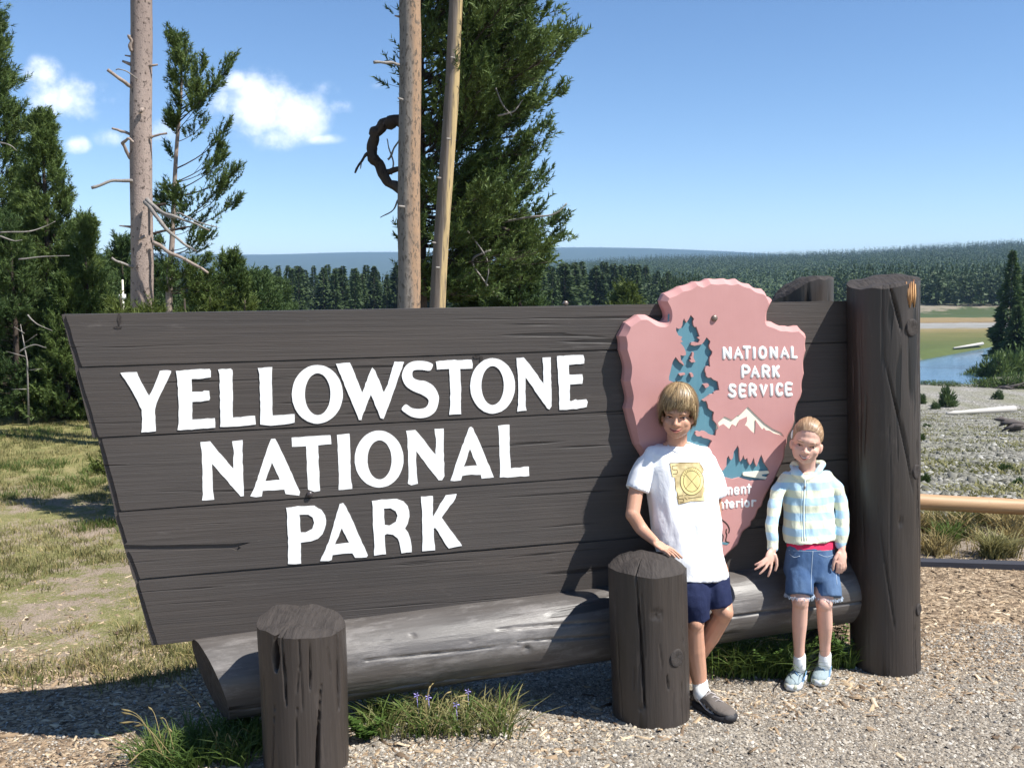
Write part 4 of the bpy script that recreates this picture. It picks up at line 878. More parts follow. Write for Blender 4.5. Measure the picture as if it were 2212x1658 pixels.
# dry tufts behind the edging timber
gnum = 0
for i, (px, py, rad, n, m, lab) in enumerate([(2000, 1140, .14, 260, 'dry', 'dry tuft against the right edge of the tall post'), (2050, 1120, .16, 260, 'mgrass', 'greenish tuft just under the rail near the tall post'), (2058, 1165, .09, 170, 'grass', 'small blue-green tuft in the bare soil below the rail'),
        (2138, 1120, .18, 320, 'mgrass', 'broad green tuft under the rail towards the right'), (2190, 1130, .2, 380, 'dry', 'large golden tuft under the right end of the rail'), (2140, 1190, .13, 420, 'mgrass', 'yellow-green upright tuft close to the black timber'),
        (2030, 1185, .12, 160, 'dry', 'thin dry tuft close to the black timber beside the tall post'), (2205, 1160, .12, 200, 'dry', 'golden tuft cut by the right edge of the photo'), (2100, 1150, .2, 150, 'dry', 'flattened straw between the tufts under the rail')]):
    tuft(lab, px, py + 12, rad, n, (.08, .26), M[m], 40 + i, .6, .006, 'grass tufts under the rail')
blades('sparse_grass', 'thin grey-green growth between the cobbles of the gravel bar', [(u * y, y, .4, 1) for y, u in [(9 + 52 * R.random() ** 1.6, R.uniform(.38, .57)) for _ in range(1500)] if nn2(u * y, y, .45) > -.05], 9000, (.03, .10), M['mgrass'], seed=71, lean=1.0, wid=.012)
blades('sparse_grass', 'sparse straw and grass in the soil under the rail', [(x, y, .3, 1) for x in np.arange(2.6, 5, .25) for y in (6.95, 7.3, 7.8, 8.4)], 2600, (.02, .09), M['dry'], seed=70, lean=1.0, wid=.004)
# shrubs on the gravel bar
def shrub(px, py, w, h, lab, seed, m='shrub', grp='low shrubs dotted over the gravel bar'):
    # ground distance found by marching the terrain along the ray
    r = ray(px, py); d = 7.0
    while d < 260 and (CAM + r * d).z > tz(*(CAM + r * d)[:2]): d += .1
    c = CAM + r * d; sc = d / F; W_, H_ = w * sc / 2, h * sc; rs = np.random.RandomState(seed); n = 520
    e = empty('shrub', (c.x, c.y, c.z), lab, 'shrub', grp)
    q = rs.normal(0, 1, (n, 3)); q /= np.linalg.norm(q, axis=1)[:, None]; q *= rs.uniform(.45, 1.0, (n, 1)) * (1 + .18 * np.sin(q[:, :1] * 5 + seed)); q[:, 2] = np.abs(q[:, 2])
    p = np.array([c.x, c.y, c.z - .02]) + q * np.array([W_, W_, H_]); dd = rs.normal(0, .5, (n, 3)) + q + np.array([0, 0, .7]); dd /= np.linalg.norm(dd, axis=1)[:, None]; sd = np.cross(dd, rs.normal(0, 1, (n, 3))); sd /= np.linalg.norm(sd, axis=1)[:, None]
    L = max(.03, H_ * .22); V = np.stack([p - sd * L * .22, p + sd * L * .22, p + dd * L * 1.3], 1).reshape(-1, 3); f = np.arange(n * 3).reshape(-1, 3)
    mesh('foliage', V, f, M[m], e); b = MB()
    for k in range(5):
        a = k * 1.3; b.tube([c - Vector((0, 0, .05)), c + Vector((math.cos(a) * W_ * .5, math.sin(a) * W_ * .5, H_ * .7))], [W_ * .04, W_ * .015], 5)
    b.build('stems', M['twig'], e); return e
for a in [(2045, 878, 34, 40, 'largest rounded green shrub on the gravel bar'), (2020, 883, 19, 16, 'small green shrub touching the left side of the largest one'), (2156, 862, 24, 20, 'small green shrub above the right end of the white driftwood'), (1990, 872, 16, 22, 'green shrub half hidden by the tall post, nearest the river'),
          (1990, 952, 14, 18, 'low green shrub showing at the tall post\'s edge below the driftwood'), (2172, 1018, 28, 18, 'bright green shrub alone in the right half of the gravel bar'), (2200, 1048, 30, 16, 'low green shrub just above the right end of the rail'), (1998, 1040, 24, 18, 'low green shrub just above the rail beside the tall post'), (2002, 922, 18, 9, 'dull grey-green cushion plant beside the tall post')]:
    shrub(*a[:4], a[4], int(a[0]))
def along(px, py):
    r = ray(px, py); d = 7.0
    while d < 600 and (CAM + r * d).z > tz(*(CAM + r * d)[:2]): d += .15
    return CAM + r * d
M['drift'] = mat('bleached_driftwood', (.42, .40, .37), .8); M['driftdark'] = mat('dark_driftwood', (.10, .085, .08), .9)
b = MB(); a0 = along(2045, 897); a1 = along(2190, 893); a1 = a0 + (a1 - a0); nn = 9
pts = [a0.lerp(a1, t / nn) + Vector((0, 0, .10 + .14 * t / nn)) for t in range(nn + 1)]; b.tube(pts, [.05, .10, .09, .10, .115, .12, .14, .15, .16, .15], 12); o = b.build('driftwood', M['drift']); tag(o, 'long bleached white driftwood trunk lying on the gravel bar', 'driftwood')
for (px, py, w, lab) in [(2185, 932, 42, 'tangle of dark driftwood right of centre on the gravel bar'), (2190, 840, 50, 'dark driftwood pile at the water side by the conifers')]:
    c = along(px, py); s = (c - CAM).length / F; e = empty('driftwood_pile', c, lab, 'driftwood'); 
    for k in range(9):
        b = MB(); a = R.uniform(-.5, .5); l = w * s * R.uniform(.25, .55); q = c + Vector((R.uniform(-.5, .5) * w * s, R.uniform(-.3, .3), .08 + R.uniform(0, .2))); d = Vector((math.cos(a), math.sin(a) * .5, R.uniform(-.3, .45))) * l; b.tube([q - d, q + Vector((0, 0, .03)), q + d], [.02, .07, .03], 6); b.build('branch', M['driftdark'], e)
c0, c1 = along(2060, 755), along(2122, 750)
b = MB(); b.tube([c0 + Vector((0, 0, .2)), c1 + Vector((0, 0, .5))], [.1, .2], 8); o = b.build('fallen_log', M['drift']); tag(o, 'pale fallen log on the far river bank', 'log')
b = MB(); c0, c1 = along(2080, 799), along(2130, 797); b.tube([c0 + Vector((0, 0, .15)), c1 + Vector((0, 0, .25))], [.06, .14], 6); o = b.build('snag', M['driftdark']); tag(o, 'thin dark snag sticking out of the near bank into the river', 'log')
# ------------------------------------------------------------------ pines
def unit(a): return a / np.maximum(np.linalg.norm(a, axis=-1, keepdims=True), 1e-9)
def needles(pos, dr, L, k, w, rs, spread=.75):
    """pos, dr (n,3): k thin needles round each shoot"""
    n = len(pos); d = np.repeat(unit(dr), k, 0); p = np.repeat(pos, k, 0); l = np.repeat(L, k)
    s = rs.uniform(-.9, .75, n * k)[:, None] * l[:, None]
    rad = unit(np.cross(d, rs.normal(0, 1, (n * k, 3)))); dd = unit(d * rs.uniform(.5, 1.3, (n * k, 1)) + rad * rs.uniform(.5, 1.1, (n * k, 1)))
    sd = unit(np.cross(dd, rs.normal(0, 1, (n * k, 3)))) * (w * rs.uniform(.6, 1.3, (n * k, 1)))
    b = p + d * s; ll = (l * rs.uniform(.40, .68, n * k))[:, None]
    return np.stack([b - sd, b + sd, b + dd * ll], 1).reshape(-1, 3)
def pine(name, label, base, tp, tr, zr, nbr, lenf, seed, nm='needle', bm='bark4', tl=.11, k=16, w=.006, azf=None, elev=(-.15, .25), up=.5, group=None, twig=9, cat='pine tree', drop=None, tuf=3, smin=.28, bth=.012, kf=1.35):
    """trunk points tp (world), radius tr, branch height range zr"""
    rs = np.random.RandomState(seed); e = empty(name, base, label, cat, group); b = MB(); tp = [Vector(p) for p in tp]; q = catmull(tp, 5) if len(tp) > 2 else tp
    b.tube(q, [tr * (1 - .82 * i / (len(q) - 1)) for i in range(len(q))], 12); b.build('trunk', M[bm], e)
    zs = np.array([p.z for p in q]); xs = np.array([p.x for p in q]); yy = np.array([p.y for p in q])
    TP = []; TD = []; TL = []; tb = MB(); top = q[-1]
    for _ in range(nbr):
        hf = rs.rand(); z = zr[0] + (zr[1] - zr[0]) * hf; az = azf(rs) if azf else rs.uniform(0, 2 * np.pi)
        l = lenf(hf, az) * rs.uniform(.65, 1.08)
        if l < .04: continue
        o = np.array([np.interp(z, zs, xs), np.interp(z, zs, yy), z]); el = rs.uniform(*elev) + .5 * hf
        pts = [o]; c = o.copy(); ns = 6; az2 = az
        for i in range(ns):
            el2 = el + up * (i / ns) ** 1.5; az2 += rs.normal(0, .10)
            c = c + np.array([math.cos(az2) * math.cos(el2), math.sin(az2) * math.cos(el2), math.sin(el2)]) * l / ns; pts.append(c.copy())
        if l > .25: tb.tube([Vector(p) for p in pts], [max(.004, bth * l * (1 - .8 * i / ns)) for i in range(ns + 1)], 5, cap=False)
        nt_ = max(2, int(twig * l / 1.0)) + 1
        for j in range(nt_):
            s = rs.uniform(smin, 1.0) ** .8; i = min(ns - 1, int(s * ns)); f = s * ns - i; p = pts[i] * (1 - f) + pts[i + 1] * f; d = unit(pts[i + 1] - pts[i])
            sd = np.array([-d[1], d[0], 0]) * rs.choice([-1, 1]); td = unit(d * .7 + sd * rs.uniform(.2, 1.0) + np.array([0, 0, rs.uniform(-.15, .7)])); tlen = (1.08 - s) * l * .42 + tl
            tb.tube([Vector(p), Vector(p + td * tlen)], [.004, .002], 3, cap=False)
            for t in range(tuf):
                ft = rs.uniform(.35, 1.0); TP.append(p + td * tlen * ft + rs.normal(0, tl * .25, 3)); TD.append(td + np.array([0, 0, .35])); TL.append(tl * rs.uniform(.7, 1.25))
        TP.append(pts[-1]); TD.append(pts[-1] - pts[-2]); TL.append(tl * 1.2)
    for j in range(5): TP.append(np.array(top) - np.array([0, 0, .07 * j])); TD.append(np.array([rs.normal(0, .2), rs.normal(0, .2), 1])); TL.append(tl)
    V = needles(np.array(TP), np.array(TD), np.array(TL), int(k * kf), w * .95, rs); tb.build('branches', M['twig'], e)
    mesh('crown', V, np.arange(len(V)).reshape(-1, 3), M[nm], e); return e
def gp(px, D): p = PD(px, 700, D); return (p.x, p.y, tz(p.x, p.y))
def zt(py, D): return PD(0, py, D).z
def cone(wd, pw=.75, lo=.1): return lambda h, az: wd * ((1 - h) ** pw * (1 - lo) + lo * .6)
def simple(px, D, ytop, hw, label, seed, nbr=150, nm='needle', z0=.2, k=16, grp=None, **kw):
    b = gp(px, D); H = zt(ytop, D); tp = [(b[0], b[1], b[2]), (b[0] + .02, b[1], (b[2] + H) / 2), (b[0], b[1], H)]
    return pine('pine_tree', label, b, tp, .012 * (H - b[2]) + .02, (b[2] + z0 * .3, H - .08), nbr, cone(hw), seed, nm, k=k, group=grp, **kw)
simple(-6, 17, -70, 1.28, 'tallest green pine at the left edge, its top leaving the photo', 11, 300, 'needle', .25, 20, tl=.15, w=.009)
simple(108, 15.6, 252, .98, 'bushy green pine in front of the tallest one at the left edge', 12, 250, 'needle', .2, 20, tl=.13, w=.008)
simple(188, 15.0, 462, .62, 'smaller green pine at the right side of the left thicket', 13, 150, 'needle', .2, 18, tl=.12, w=.008)
simple(30, 14.6, 470, .75, 'dark low pine at the very left edge of the meadow', 14, 150, 'needle2', .1, 18, tl=.12, w=.008)
simple(140, 14.6, 600, .62, 'low bushy pine whose foot touches the meadow beside the sign', 15, 130, 'needle', .05, 18, tl=.11, w=.008)
simple(70, 18.5, 380, 1.0, 'pine deep in the left thicket between its taller neighbours', 16, 160, 'needle2', .2, 16, tl=.15, w=.009)
simple(200, 18.5, 560, .9, 'dark pine low in the thicket just left of the sign corner', 17, 150, 'needle2', .2, 16, tl=.13, w=.009)
p = gp(52, 14.0); b = MB(); b.tube([Vector(p), Vector((p[0] + .02, p[1], zt(780, 14))), Vector((p[0] - .05, p[1], zt(700, 14)))], [.016, .011, .004], 7)
for (py, dx, dz) in [(800, .25, .03), (770, -.25, .08), (740, .2, .12), (840, -.2, .0), (720, -.12, .1)]:
    c = Vector((p[0], p[1], zt(py, 14))); b.tube([c, c + Vector((dx, -.05, dz))], [.006, .002], 4)
tag(b.build('dead_sapling', M['dead']), 'thin bare pale dead sapling standing at the edge of the left thicket', 'dead tree')
# bare branches showing through the thicket
def deadbranch(parent, px_pts, D, r0, r1, m, name='branch'):
    b = MB(); pts = catmull([PD(x, y, D + dd) for x, y, dd in px_pts], 6); n = len(pts); sd_ = px_pts[0][0] * .37 + px_pts[0][1]
    pts = [p + Vector((mnoise.noise(Vector((i * .22, sd_, 0))), mnoise.noise(Vector((i * .22, sd_, 7))), mnoise.noise(Vector((i * .22, sd_, 3))))) * r0 * .9 for i, p in enumerate(pts)]
    b.tube(pts, [(r0 + (r1 - r0) * i / (n - 1)) * (1 + .3 * mnoise.noise(Vector((i * .4, sd_, 11)))) for i in range(n)], 8); return b.build(name, m, parent)
e = empty('dead_branches', gp(100, 14.2), 'grey dead branches poking out of the front of the left thicket', 'branches')
for L in ([(0, 502, 0), (60, 500, 0), (95, 490, .1), (120, 478, .1)], [(40, 560, 0), (90, 555, 0), (150, 552, 0)], [(0, 308, .5), (20, 313, .4), (38, 325, .4)], [(0, 510, 0), (30, 520, 0), (48, 518, 0)], [(60, 680, 0), (80, 700, 0), (112, 714, 0)], [(42, 760, 0), (70, 745, 0), (100, 750, 0)]):
    deadbranch(e, L, 13.9, .012, .004, M['dead'])
# bare trunk left
def trunk(name, label, pts, D, r, m, cat='tree trunk', base=None):
    w = [PD(x, y, D) for x, y in pts]; b0 = gp(pts[-1][0], D); e = empty(name, b0, label, cat)
    q = catmull(list(reversed(w)), 8); q = [Vector((q[0].x, q[0].y, b0[2] - .1))] + q; n = len(q); b = MB(); seg = 36
    vs = []; fs = []
    for i, c in enumerate(q):
        rr = (r[1] + (r[0] - r[1]) * max(0, i - 1) / (n - 2))
        for k in range(seg):
            th = 2 * math.pi * k / seg; v = rr * (1 + .05 * mnoise.noise(Vector((math.cos(th) * 2, math.sin(th) * 2, c.z * 1.5 + r[0] * 50))) + .02 * mnoise.noise(Vector((math.cos(th) * 9, math.sin(th) * 9, c.z * 12))))
            vs.append(c + Vector((math.cos(th) * v, math.sin(th) * v, 0)))
    for i in range(n - 1):
        for k in range(seg): k2 = (k + 1) % seg; fs.append((i * seg + k, i * seg + k2, (i + 1) * seg + k2, (i + 1) * seg + k))
    mesh('trunk', vs, fs, m, e, True); return e
T1 = trunk('pine_tree', 'bare pinkish pine trunk with broken branch stubs left of the small leaning pine', [(304, -900), (305, -60), (306, 100), (304, 300), (306, 480), (307, 560), (306, 690), (306, 760)], 12.0, (.118, .134), M['bark1'], 'pine tree')
r12 = lambda w: w * 12 / 2150 / 2
for L, w0, w1, m in [([(284,187,0),(262,172,-.1),(234,153,-.15)], 9, 7, 'bark5'), ([(296,172,-.1),(272,154,-.2),(256,150,-.2),(250,152,-.2)], 3, 2, 'dead'), ([(320,144,0),(342,141,0)], 6, 4, 'bark5'), ([(284,140,0),(266,133,0)], 8, 4, 'bark5'), ([(283,122,0),(270,120,0)], 4, 3, 'bark5'),
    ([(284,110,-.05),(281,92,-.08),(281,74,-.1)], 8, 6, 'bark5'), ([(284,291,0),(262,283,0),(243,278,0)], 7, 4, 'bark5'), ([(326,297,0),(338,291,0),(361,288,0)], 6, 5, 'bark5'), ([(288,345,0),(272,325,-.05),(267,309,-.1),(274,301,-.15),(292,309,-.12)], 10, 5, 'bark5'),
    ([(286,391,-.05),(245,392,-.15),(198,405,-.25)], 7, 6, 'dead'), ([(284,490,0),(258,488,0)], 6, 2, 'bark5'), ([(288,576,-.05),(265,568,-.15),(240,558,-.2)], 6, 5, 'dead'), ([(310,235,-.1),(304,242,-.14)], 10, 6, 'bark5'),
    ([(318,430,-.12),(345,455,-.25),(380,470,-.3),(420,482,-.3),(455,499,-.3)], 9, 3, 'dead'), ([(313,436,-.12),(335,465,-.25),(362,495,-.3),(392,522,-.3),(424,544,-.3)], 10, 4, 'dead'), ([(345,458,-.25),(372,470,-.3),(388,460,-.3),(430,480,-.35),(470,490,-.4)], 5, 2, 'dead'),
    ([(332,505,0),(362,497,0),(406,491,0)], 6, 3, 'bark4'), ([(330,523,-.05),(365,543,-.1),(417,569,-.1),(450,590,-.1)], 9, 5, 'bark5'), ([(315,510,-.12),(300,518,-.16)], 7, 4, 'bark5'), ([(326,446,0),(358,440,-.1)], 8, 6, 'bark4')]:
    deadbranch(T1, L, 11.95, r12(w0), r12(w1), M[m])
# slender leaning pine
D = 14.0; b0 = gp(366, D)
def lenE(h, az):
    right = max(0, math.cos(az)); p = np.interp(h, [0, .12, .25, .4, .50, .56, .60, .68, .75, .79, .90, .95, 1], [1.15, .95, 1.15, 1.1, .95, .7, .95, 1.1, 1.0, .34, .26, .18, .08])
    left = np.interp(h, [0, .15, .45, .5, .56, .8, .85, .9, 1], [.5, .3, .12, .3, .1, .02, .12, .26, .08]); return p * right ** .7 if right > .1 else left * abs(math.cos(az)) + .05
pine('pine_tree', 'slender leaning pine with its branches all swept to the right', b0, [Vector(b0), PD(365, 640, D), PD(372, 520, D), PD(380, 340, D), PD(392, 180, D), PD(385, 78, D)], .055, (zt(640, D), zt(85, D)), 84, lambda h, az: .97 * lenE(h, az), 31, 'needle', 'bark5', .105, 20, .0075, elev=(-.05, .25), up=.7, twig=10, tuf=3)
simple(500, 15.5, 548, .62, 'bushy young pine rising behind the sign top, right of the slender pine', 32, 130, 'needle', .6, 18, tl=.12, w=.008)
simple(440, 14.2, 590, .55, 'low young pine behind the sign top under the slender pine', 33, 100, 'needle', .6, 18, tl=.12, w=.008)
simple(268, 24, 522, .62, 'small dark pine far behind, at the left side of the bare pinkish trunk', 34, 90, 'needle2', 1.5, 16, tl=.2, w=.012)
for i, (px, yt, D, lab) in enumerate([(262, 643, 8.6, 'yellow-green pine shoot peeping over the sign left of the bare trunk'), (322, 652, 8.4, 'yellow-green pine shoot in front of the foot of the bare trunk'), (400, 645, 8.8, 'bright young pine top just over the sign, right of the bare trunk'), (455, 640, 9.2, 'bright young pine top just over the sign below the slender pine'), (530, 648, 9.0, 'bright young pine top just over the sign, last before the far woods')]):
    simple(px, D, yt, .34, lab, 50 + i, 60, 'needle3', .9, 16, 'young pine tops just above the sign', tl=.09, w=.005)
for i, (px, D, yt, hw) in enumerate([(225, 26, 575, 1.0), (240, 34, 560, 1.2), (210, 30, 590, 1.1), (560, 30, 600, 1.2), (345, 34, 575, 1.3), (600, 42, 612, 1.4)]):
    simple(px, D, yt, hw, ['grey-green pine in the gap left of the bare trunk, nearest the sign corner', 'tall hazy pine in the gap left of the bare trunk', 'wide dark pine in the gap beside the left thicket', 'dark pine behind the right end of the young pine tops', 'dark pine behind the bare trunk and the slender pine', 'small wide pine where the far woods begin behind the sign'][i], 60 + i, 110, 'needle2', .5, 12, tl=.24, w=.016, cat='pine tree')
# trunks in the middle
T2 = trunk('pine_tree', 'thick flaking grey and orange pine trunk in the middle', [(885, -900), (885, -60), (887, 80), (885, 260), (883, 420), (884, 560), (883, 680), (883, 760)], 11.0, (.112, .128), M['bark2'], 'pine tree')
r11 = lambda w: w * 11 / 2150 / 2
for L, w0, w1, m in [([(862,140,-.05),(838,134,-.15),(806,136,-.2)], 6, 6, 'dead'), ([(862,36,0),(852,34,0)], 5, 3, 'bark5'), ([(872,447,-.12),(860,446,-.18)], 6, 5, 'dead'), ([(870,216,-.1),(860,213,-.14)], 5, 4, 'dead')]:
    deadbranch(T2, L, 10.95, r11(w0), r11(w1), M[m])
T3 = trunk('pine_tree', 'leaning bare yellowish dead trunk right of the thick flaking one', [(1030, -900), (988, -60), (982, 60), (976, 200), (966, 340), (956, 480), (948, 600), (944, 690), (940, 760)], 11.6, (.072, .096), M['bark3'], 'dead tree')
for (px, py) in [(940, 525), (948, 578), (972, 300), (951, 385), (981, 125)]:
    deadbranch(T3, [(px, py, -.08), (px - 7, py - 1, -.15)], 11.55, .012, .009, M['dead'])
D = 12.9; b0 = gp(901, D)
def lenK(h, az):
    c = math.cos(az); right = np.interp(h, [0, .08, .14, .22, .30, .38, .48, .56, .66, .74, .82, .9, 1], [.95, 1.35, 1.9, 1.95, 1.45, 1.65, 2.1, 2.25, 2.2, 2.1, 2.05, 1.9, 1.7])
    return right * max(0, c) ** .35 if c > .05 else .03
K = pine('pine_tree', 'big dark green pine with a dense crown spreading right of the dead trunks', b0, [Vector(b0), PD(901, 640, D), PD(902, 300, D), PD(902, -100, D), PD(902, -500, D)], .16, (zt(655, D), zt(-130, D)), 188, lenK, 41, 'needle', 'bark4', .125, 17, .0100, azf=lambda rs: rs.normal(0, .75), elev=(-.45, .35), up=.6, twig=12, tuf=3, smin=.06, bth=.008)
r13 = lambda w: w * 13 / 2150 / 2
for L, w0, w1 in [([(895,262,0),(860,264,0),(828,268,0),(808,290,0),(806,325,0),(820,362,0),(842,395,0),(880,425,0)], 26, 20), ([(806,318,0),(790,335,0),(778,352,0),(767,373,0)], 8, 4), ([(781,350,0),(779,365,0)], 3, 2), ([(860,432,0),(848,455,0),(822,470,0)], 4, 2), ([(900,440,0),(862,470,0),(859,492,0)], 4, 2), ([(838,345,0),(850,325,0),(862,300,0)], 5, 3), ([(838,372,0),(862,365,0),(880,372,0)], 14, 8), ([(845,378,0),(850,350,0),(840,320,0),(836,300,0)], 4, 2),
                  ([(905,245,0),(925,262,0),(945,270,0),(975,262,0),(1010,240,0)], 22, 10), ([(905,150,0),(935,170,0),(960,200,0),(1000,205,0),(1060,190,0)], 16, 7), ([(905,420,0),(940,430,0),(980,438,0),(1040,470,0),(1100,500,0)], 16, 6), ([(940,200,0),(938,230,0),(930,255,0)], 10, 7), ([(905,320,0),(950,300,0),(1010,320,0),(1080,330,0)], 9, 4),
                  ([(1060,540,-.3),(1020,560,-.3),(1040,600,-.3),(1075,640,-.3)], 5, 3), ([(1080,480,0),(1140,470,-.2),(1200,462,-.3),(1225,440,-.3)], 5, 2), ([(1010,500,-.4),(1040,540,-.4),(1055,570,-.4),(1050,620,-.4)], 4, 2), ([(1075,250,-.6),(1110,240,-.6),(1130,215,-.6)], 4, 2), ([(1070,190,-.7),(1085,225,-.7),(1105,250,-.7)], 4, 2)]:
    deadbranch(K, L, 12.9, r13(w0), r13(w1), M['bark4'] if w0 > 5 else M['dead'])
# lower bushy mass of the big pine (a second younger one)
simple(1120, 14.5, 470, .72, 'younger dark pine filling in below the big pine, right of its lowest branches', 42, 120, 'needle2', .9, 18, tl=.13, w=.009)
simple(1035, 15.2, 540, .62, 'shaded pine low behind the dead leaning trunk', 43, 100, 'needle2', .9, 18, tl=.13, w=.009)
simple(1350, 60, 628, 1.6, 'yellow-green young pine in front of the far woods left of the emblem', 44, 60, 'needle3', 3.5, 12, tl=.5, w=.04)
# two conifers on the right
def spruce_mesh(seed, H, Wd, k=900, w=.35, lo=.06):
    rs = np.random.RandomState(seed); h = lo + (1 - lo) * rs.rand(k) ** 1.0; a = rs.uniform(0, 2 * np.pi, k)
    env = Wd * ((1 - h) ** .8 * .9 + .05) * (1 + .22 * np.sin(h * 34 + seed) + .12 * np.sin(a * 3 + h * 20)) ; r = env * rs.uniform(.15, 1, k) ** .5
    p = np.stack([np.cos(a) * r, np.sin(a) * r, h * H], 1); d = np.stack([np.cos(a), np.sin(a), rs.uniform(-.5, .25, k)], 1); L = w * (.5 + .9 * (1 - h)) * rs.uniform(.6, 1.4, k)
    sd = unit(np.cross(d, rs.normal(0, 1, (k, 3)))) * (L * .30)[:, None]; return np.stack([p - sd, p + sd, p + unit(d) * L[:, None]], 1).reshape(-1, 3)
def conifer(c, H, Wd, label, seed, k=900, group=None, m='far', w=.35):
    e = empty('conifer', c, label, 'conifer', group); b = MB(); b.tube([Vector(c) - Vector((0, 0, .3)), Vector(c) + Vector((0, 0, H))], [H * .007, H * .002], 6); b.build('trunk', M['twig'], e)
    V = spruce_mesh(seed, H, Wd, k, w) + np.array(c); mesh('crown', V, np.arange(len(V)).reshape(-1, 3), M[m], e); return e
for px, D, yt, wd, lab, sd in [(2181, 96, 541, 1.6, 'tall narrow conifer by the river at the right edge', 5), (2222, 98, 555, 1.9, 'second tall conifer cut by the right edge of the photo', 6), (2198, 92, 660, 1.3, 'shorter conifer tucked between the two tall ones', 7)]:
    q = PD(px, 700, D); z = tz(q.x, q.y); conifer((q.x, q.y, z), zt(yt, D) - z, wd, lab, sd, 2600, None, 'needle2', .55)
for i, (px, py, w, h) in enumerate([(2085, 826, 40, 22), (2110, 822, 50, 34), (2135, 815, 50, 40), (2160, 812, 50, 46), (2185, 808, 55, 50), (2210, 805, 60, 52), (2120, 835, 60, 20), (2150, 836, 60, 24), (2180, 838, 60, 28), (2210, 838, 60, 30), (2060, 834, 40, 12), (2030, 832, 44, 12), (2000, 830, 40, 10)]):
    shrub(px, py, w, h, 'dark green willow bush on the near river bank below the conifers' if i < 10 else 'low dark streak of willow at the near water\'s edge', 100 + i, 'needle', 'willow bushes on the near bank')
# woods beyond: individual conifers in the front rows
PR = [spruce_mesh(s, 1.0, .15, 420, .085) for s in range(5)]; PM = []
for i in range(5):
    e0 = conifer((0, 0, 0), 1.0, .135, 'x', 200 + i, 1300, None, 'far', .06); PM.append(e0)
rs = np.random.RandomState(17); used = [False] * 5; cnt = 0
def put(i, x, y, z, H, sw, rz, lab, grp):
    e0 = PM[i]; tag(e0, lab, 'conifer', grp)
    if not used[i]: used[i] = True; r = e0; r.location = (x, y, z); r.rotation_euler = (0, 0, rz); r.scale = (H * sw, H * sw, H)
    else: r = dup_tree(e0, (x, y, z), rz, (H * sw, H * sw, H))
    return r
for j in range(290):
    px = rs.uniform(200, 1480); D = rs.uniform(125, 215); 
    if px > 1250: D += 40
    yt = np.interp(px, [200, 500, 700, 860, 1000, 1200, 1300, 1400, 1480], [584, 582, 570, 568, 574, 570, 564, 574, 590]) + rs.uniform(-4, 26) + (D - 140) * .02
    q = PD(px, 700, D); z = tz(q.x, q.y); H = zt(yt, D) - z
    put(rs.randint(5), q.x, q.y, z, H, rs.uniform(.8, 1.5), rs.uniform(0, 6.28), 'dark green conifer in the front rows of the woods behind the sign', 'conifers in the woods behind the sign')
# the rest of the woods: one mass
def mass(name, label, n, fn, seed, tri=26, m='far', hs=(9, 14), wd=.15, lk=.20):
    rs = np.random.RandomState(seed); P_ = fn(rs, n); n = len(P_); z = terr(P_[:, 0], P_[:, 1]); H = rs.uniform(*hs, n); k = tri
    h = rs.rand(n, k) ** 1.1 * .94 + .06; a = rs.uniform(0, 2 * np.pi, (n, k)); env = H[:, None] * wd * ((1 - h) ** .8 + .04); r = env * rs.uniform(.1, .8, (n, k))
    p = np.stack([P_[:, 0:1] + np.cos(a) * r, P_[:, 1:2] + np.sin(a) * r, z[:, None] + h * H[:, None]], 2).reshape(-1, 3); L = (H[:, None] * lk * (.4 + (1 - h)) * np.ones_like(h)).ravel()[:, None]
    d = np.stack([np.cos(a), np.sin(a), rs.uniform(-.9, .3, (n, k))], 2).reshape(-1, 3); up_ = (h > .86).ravel(); d[up_] = np.array([0, 0, 1.0]) + rs.normal(0, .1, (up_.sum(), 3)); d = unit(d)
    sd = unit(np.cross(d, rs.normal(0, 1, (n * k, 3)))) * L * .32; V = np.stack([p - sd, p + sd, p + d * L], 1).reshape(-1, 3)
    o = mesh(name, V, np.arange(len(V)).reshape(-1, 3), M[m], None, False, at=(0, 0, 0)); tag(o, label, None, None, 'stuff'); return o
def f_mid(rs, n):
    D = rs.uniform(170, 330, n); u = (rs.uniform(180, 1520, n) - CX) / F; return np.stack([u * D, D], 1)
mass('forest', 'dense conifer woods behind the sign', 3000, f_mid, 3, 50, 'far', (6.5, 10.5), .15, .09)
def f_hill(rs, n):
    D = np.sqrt(rs.uniform(292 ** 2, 1560 ** 2, n * 2)); u = rs.uniform(-.1, .56, n * 2); ok = (u > .28) | (D > 330); D, u = D[ok][:n], u[ok][:n]; return np.stack([u * D, D], 1)
mass('forest', 'conifer covered hillside beyond the river', 17000, f_hill, 4, 15, 'far', (7, 13), .13, .14)
def f_crest(rs, n):
    D = rs.uniform(1440, 1560, n); u = rs.uniform(.05, .56, n); return np.stack([u * D, D], 1)
mass('forest', 'conifers standing along the crest of the hill', 900, f_crest, 6, 16, 'far', (6, 14), .10, .14)
def f_bank(rs, n):
    D = rs.uniform(288, 330, n); u = rs.uniform(.28, .56, n); return np.stack([u * D, D], 1)
mass('forest', 'conifers along the far bank', 420, f_bank, 5, 60, 'far', (7, 12), .13, .13)
# far ridge skyline bumps
def f_far(rs, n):
    D = rs.uniform(5850, 6150, n); u = rs.uniform(-.56, .56, n); return np.stack([u * D, D], 1)
mass('forest', 'woods on the far blue ridge', 4000, f_far, 7, 4, 'far', (8, 16), .5)
# little white box on a pole
c = gp(266, 20); e = empty('marker_post', c, 'tiny white box with a pale pole, seen over the sign left of the bare trunk', 'marker post')
b = MB(); b.box((c[0], c[1], zt(641, 20)), (.06, .05, .05)); b.build('box', M['white'], e); b = MB(); b.tube([Vector((c[0] + .02, c[1], c[2])), Vector((c[0] + .02, c[1], zt(604, 20)))], .018, 8); b.build('pole', M['cream'], e)
